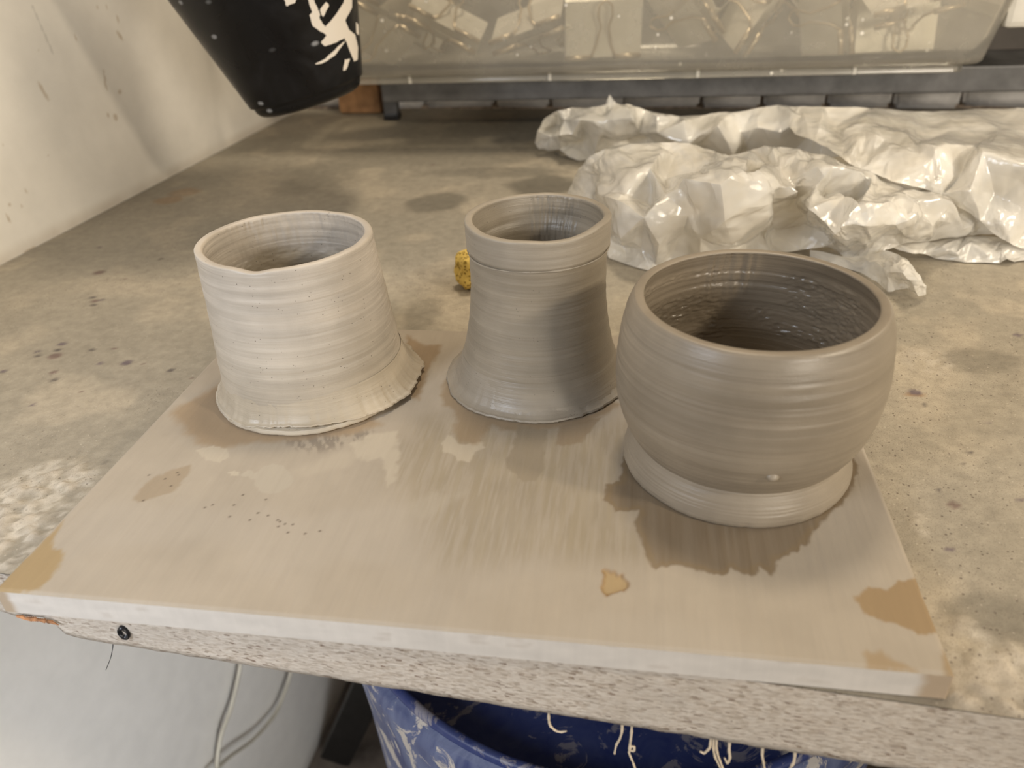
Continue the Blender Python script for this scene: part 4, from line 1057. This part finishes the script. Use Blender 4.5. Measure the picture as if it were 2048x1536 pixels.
t.l(nrm, fr.inputs['Normal'])
t.l(t.math('ADD', fr.outputs[0], 0.05), m3.inputs[0])
t.l(m2.outputs[0], m3.inputs[1])
t.l(glo.outputs[0], m3.inputs[2])
t.l(m3.outputs[0], t.out.inputs['Surface'])
M_FILM = t.m


def film_sheet(verts, faces, levels, amp, seed):
    """crumpled film: traced fold panels, broken up by ever finer random creases"""
    rng = random.Random(seed)
    V = [Vector(p) for p in verts]
    F = [tuple(f) for f in faces]

    def topo():
        nb = [set() for _ in V]
        cnt = {}
        for f in F:
            for q in range(3):
                a, b = f[q], f[q - 1]
                nb[a].add(b)
                nb[b].add(a)
                e = (min(a, b), max(a, b))
                cnt[e] = cnt.get(e, 0) + 1
        border = set()
        for (a, b), n in cnt.items():
            if n == 1:
                border.add(a)
                border.add(b)
        return nb, border

    def normals():
        N = [Vector() for _ in V]
        for a, b, c in F:
            n = (V[b] - V[a]).cross(V[c] - V[a])
            N[a] += n
            N[b] += n
            N[c] += n
        return [n.normalized() if n.length > 0 else Vector((0, 0, 1)) for n in N]

    # deepen the folds along the panel normals
    nb, border = topo()
    N = normals()
    W = []
    for k, p in enumerate(V):
        if k in border:
            W.append(p)
            continue
        av = sum((V[q] for q in nb[k]), Vector()) / len(nb[k])
        d = (p - av).dot(N[k])
        W.append(p + N[k] * max(-0.010, min(0.010, d * 0.9)))
    V = W
    for lv in range(levels):
        mid = {}
        nF = []
        n_old = len(V)

        def m(a, b):
            k = (min(a, b), max(a, b))
            if k not in mid:
                mid[k] = len(V)
                V.append((V[a] + V[b]) / 2)
            return mid[k]
        for a, b, c in F:
            ab, bc, ca = m(a, b), m(b, c), m(c, a)
            nF += [(a, ab, ca), (ab, b, bc), (ca, bc, c), (ab, bc, ca)]
        F = nF
        nb, border = topo()
        if lv < 3:
            N = normals()
            a_ = amp * (1.0, 0.42, 0.15)[lv]
            for k in range(n_old, len(V)):
                f_ = 0.4 if k in border else 1.0
                V[k] = V[k] + N[k] * (rng.uniform(-1, 1) * a_ * f_)
        rl = (0.10, 0.18, 0.25, 0.4, 0.4)[lv]
        W = [p.copy() for p in V]
        for k in range(len(V)):
            if k in border:
                continue
            av = sum((V[q] for q in nb[k]), Vector()) / len(nb[k])
            W[k] = V[k].lerp(av, rl)
        V = W
    for p in V:
        p.z = max(p.z, 0.0012)
    return V, F


sheet = empty('plastic_sheet', (0.2, 0.5, 0), cat='plastic sheet', label='crumpled translucent plastic sheet heaped at the back of the bench')
for q, (nm, lv, am) in enumerate((('rear', 4, 0.0036), ('right', 5, 0.0030), ('front', 4, 0.0034), ('tail', 4, 0.0026), ('under', 4, 0.0022))):
    V, F = film_sheet(BAG[nm][0], BAG[nm][1], lv, am, q + 1)
    V = [p - Vector((0.2, 0.5, 0)) for p in V]
    mk({'rear': 'rolled_edge', 'right': 'smooth_panel', 'front': 'crumpled_fold', 'tail': 'trailing_corner', 'under': 'under_layer'}[nm],
       V, F, M_FILM, sheet).data.set_sharp_from_angle(angle=R(20))

# ------------------------------------------------------------------ metal rack with storage box
M_RACK = plain('grey_rack_steel', (0.115, 0.115, 0.118), 0.5, 0.3, nscale=40, var=0.3)
M_SHADE = plain('shaded_wall_dark', (0.06, 0.052, 0.046), 0.7, nscale=12, var=0.35)
rack = empty('shelf_rack', (0.3, 0.82, 0), cat='shelf', label='dark grey metal shelf rack along the brick wall under the clear box')


def off(mb, o):
    mb.v = [tuple(Vector(p) - o.location) for p in mb.v]
    return mb


off(MB().box((0.19, 0.756, 0.058), (0.855, 0.012, 0.027), bev=0.002), rack).build('front_beam', M_RACK, rack)
off(MB().box((0.19, 0.812, 0.0675), (0.855, 0.10, 0.004)), rack).build('shelf_plate', M_RACK, rack)
for x in (-0.262, 0.60):
    post = off(MB().box((x, 0.860, 0.29), (0.018, 0.016, 0.566), bev=0.001), rack).build('post', M_RACK, rack)
    off(MB().box((x, 0.860, 0.0045), (0.021, 0.019, 0.009), bev=0.002), rack).build('post_foot', M_BLACK, post)
off(MB().box((0.17, 0.8605, 0.325), (0.84, 0.004, 0.51)), rack).build('shaded_wall_panel', M_SHADE, rack)  # added dark sheet, stands in for the shaded wall above the shelf

# brown timber post in the corner
M_TIMBER = plain('brown_timber', (0.30, 0.16, 0.07), 0.75, nscale=45, var=0.45, bump=0.4)
MB().box((-0.318, 0.905, 0.30), (0.062, 0.026, 0.598), ROOM_ROT, 0.003).build('timber_post', M_TIMBER, cat='post', smooth=False,
    label='brown timber post standing in the corner behind the black bucket')

# storage box ---------------------------------------------------------------
t = NT('frosted_plastic')
v = t.coords()
nz = t.noise(v, 25, 5, 0.6)
sp = t.voro(v, 75)
sc_ = t.voro(v, 75, out='Color')
sel = t.n('ShaderNodeSeparateColor')
t.l(sc_, sel.inputs[0])
spots = t.math('MULTIPLY', t.ramp(sp, [(0.10, 1.0), (0.17, 0.0)]), t.ramp(sel.outputs[0], [(0.72, 0.0), (0.75, 1.0)]))
t.t.nodes.remove(t.b)
dif = t.n('ShaderNodeBsdfDiffuse', Color=(0.97, 0.93, 0.85, 1))
trl = t.n('ShaderNodeBsdfTranslucent', Color=(0.97, 0.93, 0.85, 1))
trp = t.n('ShaderNodeBsdfTransparent', Color=(0.93, 0.92, 0.88, 1))
glo = t.n('ShaderNodeBsdfGlossy', Roughness=0.18)
m1 = t.n('ShaderNodeMixShader', Fac=0.32)
t.l(dif.outputs[0], m1.inputs[1])
t.l(trl.outputs[0], m1.inputs[2])
m2 = t.n('ShaderNodeMixShader')
t.l(t.ramp(nz, [(0.3, 0.80), (0.7, 0.72)]), m2.inputs[0])
t.l(m1.outputs[0], m2.inputs[1])
t.l(trp.outputs[0], m2.inputs[2])
m3 = t.n('ShaderNodeMixShader')
fr = t.n('ShaderNodeFresnel', IOR=1.45)
t.l(fr.outputs[0], m3.inputs[0])
t.l(m2.outputs[0], m3.inputs[1])
t.l(glo.outputs[0], m3.inputs[2])
m4 = t.n('ShaderNodeMixShader')
t.l(spots, m4.inputs[0])
t.l(m3.outputs[0], m4.inputs[1])
dw = t.n('ShaderNodeBsdfDiffuse', Color=(0.85, 0.82, 0.76, 1))
t.l(dw.outputs[0], m4.inputs[2])
t.l(m4.outputs[0], t.out.inputs['Surface'])
M_FROST = t.m
M_MILK = plain('milky_plastic', (0.62, 0.60, 0.55), 0.35, nscale=30, var=0.08, bump=0.05)


def rrect(x0, x1, y0, y1, r, n=8):
    pts = []
    for cx, cy, a0 in ((x1 - r, y0 + r, -90), (x1 - r, y1 - r, 0), (x0 + r, y1 - r, 90), (x0 + r, y0 + r, 180)):
        for k in range(n + 1):
            a = R(a0 + 90 * k / n)
            pts.append((cx + r * math.cos(a), cy + r * math.sin(a)))
    return pts


box = empty('storage_box', (0.06, 0.78, 0.0715), cat='box', label='clear frosted plastic storage box full of metal clips on the rack')


def tub(levels, r, close=True):
    V, F = [], []
    n = None
    for (x0, x1, y0, y1, z) in levels:
        p = rrect(x0, x1, y0, y1, r)
        n = len(p)
        V += [(a - 0.06, b - 0.78, z - 0.0715) for a, b in p]
    F = gridfaces(len(levels), n, True).tolist()
    return V, F, n


ZB, ZT = 0.0805, 0.215
TPX, TPY = 0.19, 0.16


def lvl(z, ins=0.0):
    k = z - ZB
    return (-0.315 - TPX * k + ins, 0.411 + TPX * k - ins, 0.70 - TPY * k + ins, 0.852 - ins, z)


lv = [lvl(ZB, 0.006)] + [lvl(ZB + 0.0012, 0.002), lvl(ZB + 0.004)] + [lvl(z) for z in np.linspace(ZB + 0.01, ZT, 6)]
lv += [lvl(ZT, 0.0022)] + [lvl(z, 0.0022) for z in np.linspace(ZT - 0.01, ZB + 0.003, 6)]
V, F, n = tub(lv, 0.016)
b0 = 0
F.append(tuple(range(n))[::-1])
F.append(tuple(len(V) - n + q for q in range(n)))
mk('tub_wall', V, F, M_FROST, box)
a0 = lvl(ZB, 0.013)
V, F, n = tub([(a0[0], a0[1], a0[2], a0[3], 0.0722), (a0[0], a0[1], a0[2], a0[3], 0.0812), (a0[0] + .003, a0[1] - .003, a0[2] + .003, a0[3] - .003, 0.0812), (a0[0] + .003, a0[1] - .003, a0[2] + .003, a0[3] - .003, 0.0722), (a0[0], a0[1], a0[2], a0[3], 0.0722)], 0.012)
ridge = mk('base_ridge', V, F, M_FROST, box)
for x in (-0.19, -0.03, 0.13, 0.29):
    mb = MB().box((x - 0.06, a0[2] + 0.0008 - 0.78, 0.0767 - 0.0715), (0.0035, 0.0034, 0.0086))
    mb.build('ridge_rib', M_MILK, ridge)
# end handle skirt and rim
l1 = lvl(0.116)
x1 = l1[1]
mb = MB().box((x1 + 0.040 - 0.06, (0.70 + 0.85) / 2 - 0.78, 0.163 - 0.0715), (0.078, 0.148, 0.098), bev=0.006)
mb.build('end_handle', M_MILK, box, smooth=False)
l2 = lvl(ZT)
V, F, n = tub([(l2[0], l2[1], l2[2], l2[3], ZT), (l2[0] - .02, l2[1] + .02, l2[2] - .014, l2[3], ZT), (l2[0] - .02, l2[1] + .02, l2[2] - .014, l2[3], ZT - 0.016), (l2[0] - .018, l2[1] + .018, l2[2] - .012, l2[3] - .001, ZT - 0.016), (l2[0] - .018, l2[1] + .018, l2[2] - .012, l2[3] - .001, ZT - 0.002)], 0.018)
mk('rim', V, F, M_MILK, box)

# metal clips -----------------------------------------------------------------
t = NT('tinplate')
v = t.coords()
nz = t.noise(v, 60, 4)
M_TIN = t.set(base=t.ramp(nz, [(0.3, (0.74, 0.71, 0.64)), (0.7, (0.84, 0.81, 0.75))]), metal=0.35, rough=t.ramp(nz, [(0.3, 0.40), (0.7, 0.55)]))
M_WIRE = plain('bright_wire', (0.66, 0.56, 0.42), 0.34, 0.9)


def clip_meshes(Wd=0.084, Hh=0.060, Dp=0.040):
    # folded sheet: spine at bottom, two cheeks leaning together, rolled lips at the top
    sec = [(-0.004, Hh), (-Dp / 2, 0.004), (-Dp / 2 + 0.003, 0.0), (Dp / 2 - 0.003, 0.0), (Dp / 2, 0.004), (0.004, Hh)]
    mb = MB()
    th = 0.0007
    n = len(sec)
    base = 0
    for x in (-Wd / 2, Wd / 2):
        for (y, z) in sec:
            mb.v.append((x, y, z))
        for (y, z) in sec:
            cy, cz = 0 - y, Hh * 0.5 - z
            l = math.hypot(cy, cz)
            mb.v.append((x, y + cy / l * th, z + cz / l * th))
    for k in range(n - 1):
        mb.f.append((k, k + 1, 2 * n + k + 1, 2 * n + k))
        mb.f.append((n + k + 1, n + k, 3 * n + k, 3 * n + k + 1))
        mb.f.append((k + 1, k, n + k, n + k + 1))
        mb.f.append((2 * n + k, 2 * n + k + 1, 3 * n + k + 1, 3 * n + k))
    for k in (0, n - 1):
        mb.f.append((k, 2 * n + k, 3 * n + k, n + k))
    lips = []
    for s_ in (-1, 1):
        for (xa, xb) in ((-Wd / 2, -Wd / 6), (Wd / 6, Wd / 2)):
            lips.append(MB().tube([(xa, s_ * 0.006, Hh), (xb, s_ * 0.006, Hh)], 0.0028, 10))
    wires = []
    for s_ in (-1, 1):
        w_ = Wd / 6
        p = [(-w_ * 0.95, s_ * 0.006, Hh), (-w_ * 0.6, s_ * 0.010, Hh - 0.012), (-w_ * 0.3, s_ * 0.022, Hh - 0.030), (-w_ * 0.55, s_ * 0.028, Hh - 0.040), (-w_ * 0.5, s_ * 0.031, Hh - 0.050), (0, s_ * 0.033, Hh - 0.055),
             (w_ * 0.5, s_ * 0.031, Hh - 0.050), (w_ * 0.55, s_ * 0.028, Hh - 0.040), (w_ * 0.3, s_ * 0.022, Hh - 0.030), (w_ * 0.6, s_ * 0.010, Hh - 0.012), (w_ * 0.95, s_ * 0.006, Hh)]
        wires.append(MB().tube(p, 0.0014, 8))
    return mb, lips, wires


mb, lips, wires = clip_meshes()
clip0 = empty('binder_clip')
clip_body = mb.build('folded_body', M_TIN, clip0)
for m in lips:
    m.build('rolled_lip', M_WIRE, clip_body, smooth=True)
for m in wires:
    m.build('wire_handle', M_WIRE, clip0, smooth=True)
clip0['category'] = 'clip'
clip0['group'] = 'metal clips in the storage box'


def dup(o, parent=None):
    c_ = o.copy()
    COL.objects.link(c_)
    c_.parent = parent
    for ch in o.children:
        dup(ch, c_)
    return c_


# position, euler (deg), label
ZC = 0.088
CLIPS = [
    ((-0.150, 0.742, 0.128), (90, 28, 6), 'large pale metal clip tilted with its copper-lit edges, nearest the black bucket'),
    ((-0.052, 0.742, 0.122), (96, -18, -8), 'pale flat metal clip leaning against the front of the clear box'),
    ((0.025, 0.755, 0.119), (170, 0, 10), 'metal clip lying with its wire loop up, right of the pale flat clip'),
    ((0.112, 0.740, 0.142), (82, 52, 22), 'metal clip standing on its corner near the middle of the box'),
    ((0.190, 0.752, 0.134), (115, -60, -15), 'metal clip with open wire handles, right of the middle of the box'),
    ((0.262, 0.742, 0.130), (85, 78, 14), 'metal clip standing upright on its end in the box'),
    ((0.338, 0.741, 0.134), (93, -13, 4), 'large-faced pale metal clip leaning near the right end of the box'),
    ((0.335, 0.775, 0.115), (5, 0, 8), 'metal clip lying flat on the box floor under the large-faced clip'),
    ((-0.235, 0.752, 0.128), (60, 30, 40), 'metal clip half hidden behind the black bucket'),
]
more = [((-0.19, 0.80, 0.135), (40, 25, 70), 'metal clip behind the copper-edged clip, at the back of the box'),
        ((-0.01, 0.80, 0.140), (120, -35, 20), 'metal clip behind the pale flat clip, at the back of the box'),
        ((0.15, 0.80, 0.138), (70, 30, 110), 'metal clip behind the corner-standing clip, at the back of the box'),
        ((0.25, 0.81, 0.140), (150, 20, 60), 'metal clip behind the upright clip, at the back of the box')]
for k, (loc, rot, lab) in enumerate(CLIPS + more):
    c_ = clip0 if k == 0 else dup(clip0)
    M = Matrix.Translation(loc) @ Matrix.Rotation(R(rot[2]), 4, 'Z') @ Matrix.Rotation(R(rot[1]), 4, 'Y') @ Matrix.Rotation(R(rot[0]), 4, 'X') @ Matrix.Translation((0, 0, -0.030))
    c_.matrix_world = M
    c_['label'] = lab

# ------------------------------------------------------------------ black bucket
t = NT('black_rubber')
v = t.coords()
nz = t.noise(v, 22, 5, 0.65, 1.5)
ns = t.noise(t.coords((45, 45, 90)), 1.0, 4, 0.7, 2.5)
vd = t.voro(t.coords((1, 1, 1.9)), 62)
vc = t.voro(t.coords((1, 1, 1.9)), 62, out='Color')
sel = t.n('ShaderNodeSeparateColor')
t.l(vc, sel.inputs[0])
at = t.attr()
spots = t.math('MULTIPLY', t.ramp(vd, [(0.12, 1.0), (0.26, 0.0)]), t.ramp(sel.outputs[0], [(0.74, 0.0), (0.77, 1.0)]))
splash = t.ramp(t.math('ADD', at.outputs['Alpha'], t.math('MULTIPLY', t.math('SUBTRACT', ns, 0.5), 1.1)), [(0.45, 0.0), (0.55, 1.0)])
dust = t.ramp(nz, [(0.5, 0.0), (0.8, 0.2)])
c = t.mix(dust, (0.004, 0.004, 0.005), (0.05, 0.052, 0.06))
c = t.mix(t.math('MULTIPLY', spots, 0.8), c, (0.32, 0.33, 0.35))
c = t.mix(splash, c, (0.80, 0.74, 0.66))
M_BUCKET = t.set(base=c, rough=t.math('ADD', t.math('MULTIPLY', splash, 0.4), t.ramp(nz, [(0.3, 0.22), (0.7, 0.45)])), spec=0.3, normal=t.bump(t.math('ADD', splash, spots), 0.4, 0.0008))
axis = Vector((-0.2173, 0.0, 1)).normalized()
bk = empty('black_bucket', (-0.2222, 0.5, 0.0969), cat='bucket', label='tapered black rubber bucket with white plaster smears, hung above the bench')
bk.rotation_euler = axis.to_track_quat('Z', 'Y').to_euler()
HK = 0.24
sec = []
r0, sl = 0.0476, (0.105 - 0.0476) / 0.2
for k in range(9):
    a = R(90 * k / 8)
    sec.append((r0 - 0.008 + 0.0095 * math.sin(a), 0.009 - 0.009 * math.cos(a)))
for k in range(1, 200):
    z = 0.009 + (HK - 0.009) * k / 199
    sec.append((r0 + 0.0015 + sl * z, z))
top_r = sec[-1][0]
for a in range(0, 181, 30):
    sec.append((top_r + 0.002 - 0.0035 * (1 - math.cos(R(a))) / 2 * 1.6, HK + 0.003 * math.sin(R(a))))
for k in range(20):
    z = HK - (HK - 0.005) * k / 19
    sec.append((r0 - 0.002 + sl * z, z))
sec = [(0.0005, 0.0)] + sec + [(0.0005, 0.005)]
sec = np.array(sec)
n_ = 420
th = np.linspace(0, 2 * np.pi, n_, endpoint=False)
V = np.stack([sec[:, :1] * np.cos(th), sec[:, :1] * np.sin(th), sec[:, 1:] + 0 * th], -1)
C = np.zeros(V.shape[:2] + (4,))
# smears of plaster, traced on the unrolled side
tt_ = np.arctan2(V[..., 1], V[..., 0])
band = np.zeros(len(sec), bool)
band[10:209] = True
for poly in json.loads('[[[0.7765,0.0671],[0.8675,0.0698],[0.8876,0.0616],[0.9344,0.0554],[1.0984,0.0603],[1.3185,0.0683],[1.3582,0.0732],[1.5435,0.0717],[1.508,0.063],[1.2955,0.056],[1.3618,0.0479],[1.5279,0.0426],[1.6131,0.0324],[1.5419,0.0234],[1.4102,0.0239],[1.3172,0.0334],[1.2483,0.0436],[1.045,0.0427],[0.8774,0.0426],[0.8317,0.046],[0.9486,0.0497],[0.8546,0.0542],[0.7761,0.0599]],[[0.5499,0.0846],[0.6877,0.0821],[0.6466,0.0783],[0.5467,0.0777]],[[0.653,0.0318],[0.8333,0.0334],[1.1052,0.0392],[1.2631,0.0416],[0.9863,0.0333],[0.7816,0.0312]],[[0.7969,0.0802],[0.8547,0.0792],[0.9019,0.065],[0.8229,0.0627]],[[0.9159,0.0684],[1.017,0.0721],[1.0536,0.0698],[0.9366,0.063]],[[1.6114,0.0513],[1.7521,0.0486],[1.735,0.0411],[1.5962,0.0435]],[[1.1822,0.0274],[1.3027,0.0267],[1.1724,0.0198],[1.1047,0.0199]]]'):
    d_ = sdf_poly(tt_[band] * 0.06, V[band][..., 2], [(a * 0.06, b) for a, b in poly])
    C[band, :, 3] = np.maximum(C[band, :, 3], 1 - sstep(-0.0008, 0.0012, d_))


mk('bucket_body', V.reshape(-1, 3), gridfaces(len(sec), n_, True), M_BUCKET, bk, colors=C.reshape(-1, 4))
# bail handle up to a wall hook
pts = []
for k in range(25):
    a = math.pi * k / 24
    pts.append((0.0, (top_r + 0.003) * math.cos(a), HK - 0.012 + 0.105 * math.sin(a)))
MB().tube(pts, 0.0028, 8).build('bail_handle', M_STEEL, bk, smooth=True)
bpy.context.view_layer.update()
apex = bk.matrix_world @ Vector((0, 0, HK - 0.012 + 0.105))
hx = MB()
hx.tube([(-0.4505, 0.5, apex.z + 0.035), (apex.x - 0.02, 0.5, apex.z + 0.004), (apex.x, 0.5, apex.z - 0.0045), (apex.x + 0.015, 0.5, apex.z + 0.002), (apex.x + 0.02, 0.5, apex.z + 0.02)], 0.004, 8)
hk = hx.build('wall_hook', M_STEEL, cat='hook', smooth=True, label='black steel hook on the side wall carrying the black bucket')

# ------------------------------------------------------------------ under the bench
t = NT('blue_plastic_slip')
at = t.attr()
v = t.coords()
nz = t.noise(v, 26, 6, 0.65, 2.2)
nl = t.noise(t.coords((40, 40, 9)), 1.0, 5, 0.6, 1.2)
film_ = t.math('MULTIPLY', t.ramp(nl, [(0.35, 0.15), (0.7, 0.75)]), at.outputs['Alpha'])
c = t.mix(film_, (0.007, 0.018, 0.105), (0.21, 0.24, 0.34))
drp = t.math('MULTIPLY', t.ramp(nz, [(0.555, 0.0), (0.60, 0.85)]), t.math('ADD', t.math('MULTIPLY', at.outputs['Alpha'], 0.8), 0.2))
c = t.mix(drp, c, (0.52, 0.47, 0.40))
vd = t.voro(t.coords((1.0, 1.0, 0.5)), 34)
vcc = t.voro(t.coords((1.0, 1.0, 0.5)), 34, out='Color')
sel = t.n('ShaderNodeSeparateColor')
t.l(vcc, sel.inputs[0])
c = t.mix(t.math('MULTIPLY', t.ramp(vd, [(0.1, 1.0), (0.2, 0.0)]), t.ramp(sel.outputs[0], [(0.7, 0.0), (0.75, 0.8)])), c, (0.55, 0.50, 0.43))
M_BLUE = t.set(base=c, rough=t.math('ADD', t.math('MULTIPLY', film_, 0.4), 0.35), spec=0.35)
drum = empty('blue_drum', (0.064, 0.29, FLOOR_Z), cat='drum', label='blue plastic drum streaked with pale slip under the bench')
zr = -0.2 - FLOOR_Z
sec = [(0.001, 0.0), (0.195, 0.0), (0.200, 0.01), (0.2195, zr - 0.10), (0.2225, zr - 0.055), (0.2255, zr - 0.03), (0.2265, zr - 0.014), (0.2235, zr - 0.004), (0.2175, zr), (0.2135, zr - 0.004), (0.211, zr - 0.014), (0.202, zr - 0.030), (0.180, zr - 0.036), (0.09, zr - 0.038), (0.001, zr - 0.038)]
n_ = 128
S2 = []
for (a, b), (c2, d2) in zip(sec[:-1], sec[1:]):
    for q in range(4):
        S2.append((a + (c2 - a) * q / 4, b + (d2 - b) * q / 4))
S2.append(sec[-1])
S2 = np.array(S2)
th = np.linspace(0, 2 * np.pi, n_, endpoint=False)
V = np.stack([S2[:, :1] * np.cos(th), S2[:, :1] * np.sin(th), S2[:, 1:] + 0 * th], -1)
C = np.zeros(V.shape[:2] + (4,))
outer = (np.arange(len(S2)) < 32)
C[outer, :, 3] = 1.0
C[~outer, :, 3] = 0.2
shell = mk('drum_shell', V.reshape(-1, 3), gridfaces(len(S2), n_, True), M_BLUE, drum, colors=C.reshape(-1, 4))
pts = [(0.2158 * math.cos(a), 0.2158 * math.sin(a), zr + 0.001) for a in np.linspace(0, 2 * np.pi, 96, endpoint=False)]
mb = MB().tube(pts, 0.004, 8, closed=True)
C = np.zeros((len(mb.v), 4))
C[:, 3] = 0.25
mk('rim_bead', mb.v, mb.f, M_BLUE, shell, colors=C)

M_CABLE = plain('cream_cable', (0.62, 0.58, 0.48), 0.5, nscale=40, var=0.1)


def cable(name, pts, r_, label):
    P = np.array([room(-0.466, y, z) for y, z in pts])
    ts = np.linspace(0, len(P) - 1, len(P) * 8)
    Q = np.stack([np.interp(ts, np.arange(len(P)), P[:, q]) for q in range(3)], 1)
    for _ in range(6):
        Q[1:-1] = (Q[:-2] + 2 * Q[1:-1] + Q[2:]) / 4
    MB().tube(Q.tolist(), r_, 10).build(name, M_CABLE, smooth=True, cat='cable', label=label)


cable('power_cable', [(0.455, -0.04), (0.440, -0.40), (0.4250, -0.58), (0.4109, -0.628), (0.3683, -0.6618), (0.3376, -0.6716), (0.3105, -0.7025), (0.30, -0.80), (0.33, -0.99)], 0.0028,
      'cream cable hanging straight down the wall under the bench')
cable('power_cable', [(0.545, -0.04), (0.54, -0.5), (0.525, -0.72), (0.5054, -0.7654), (0.4465, -0.7826), (0.385, -0.7574), (0.33, -0.715), (0.27, -0.69), (0.20, -0.72), (0.15, -0.80)], 0.0028,
      'cream cable curving forward along the wall under the bench, nearer the drum')
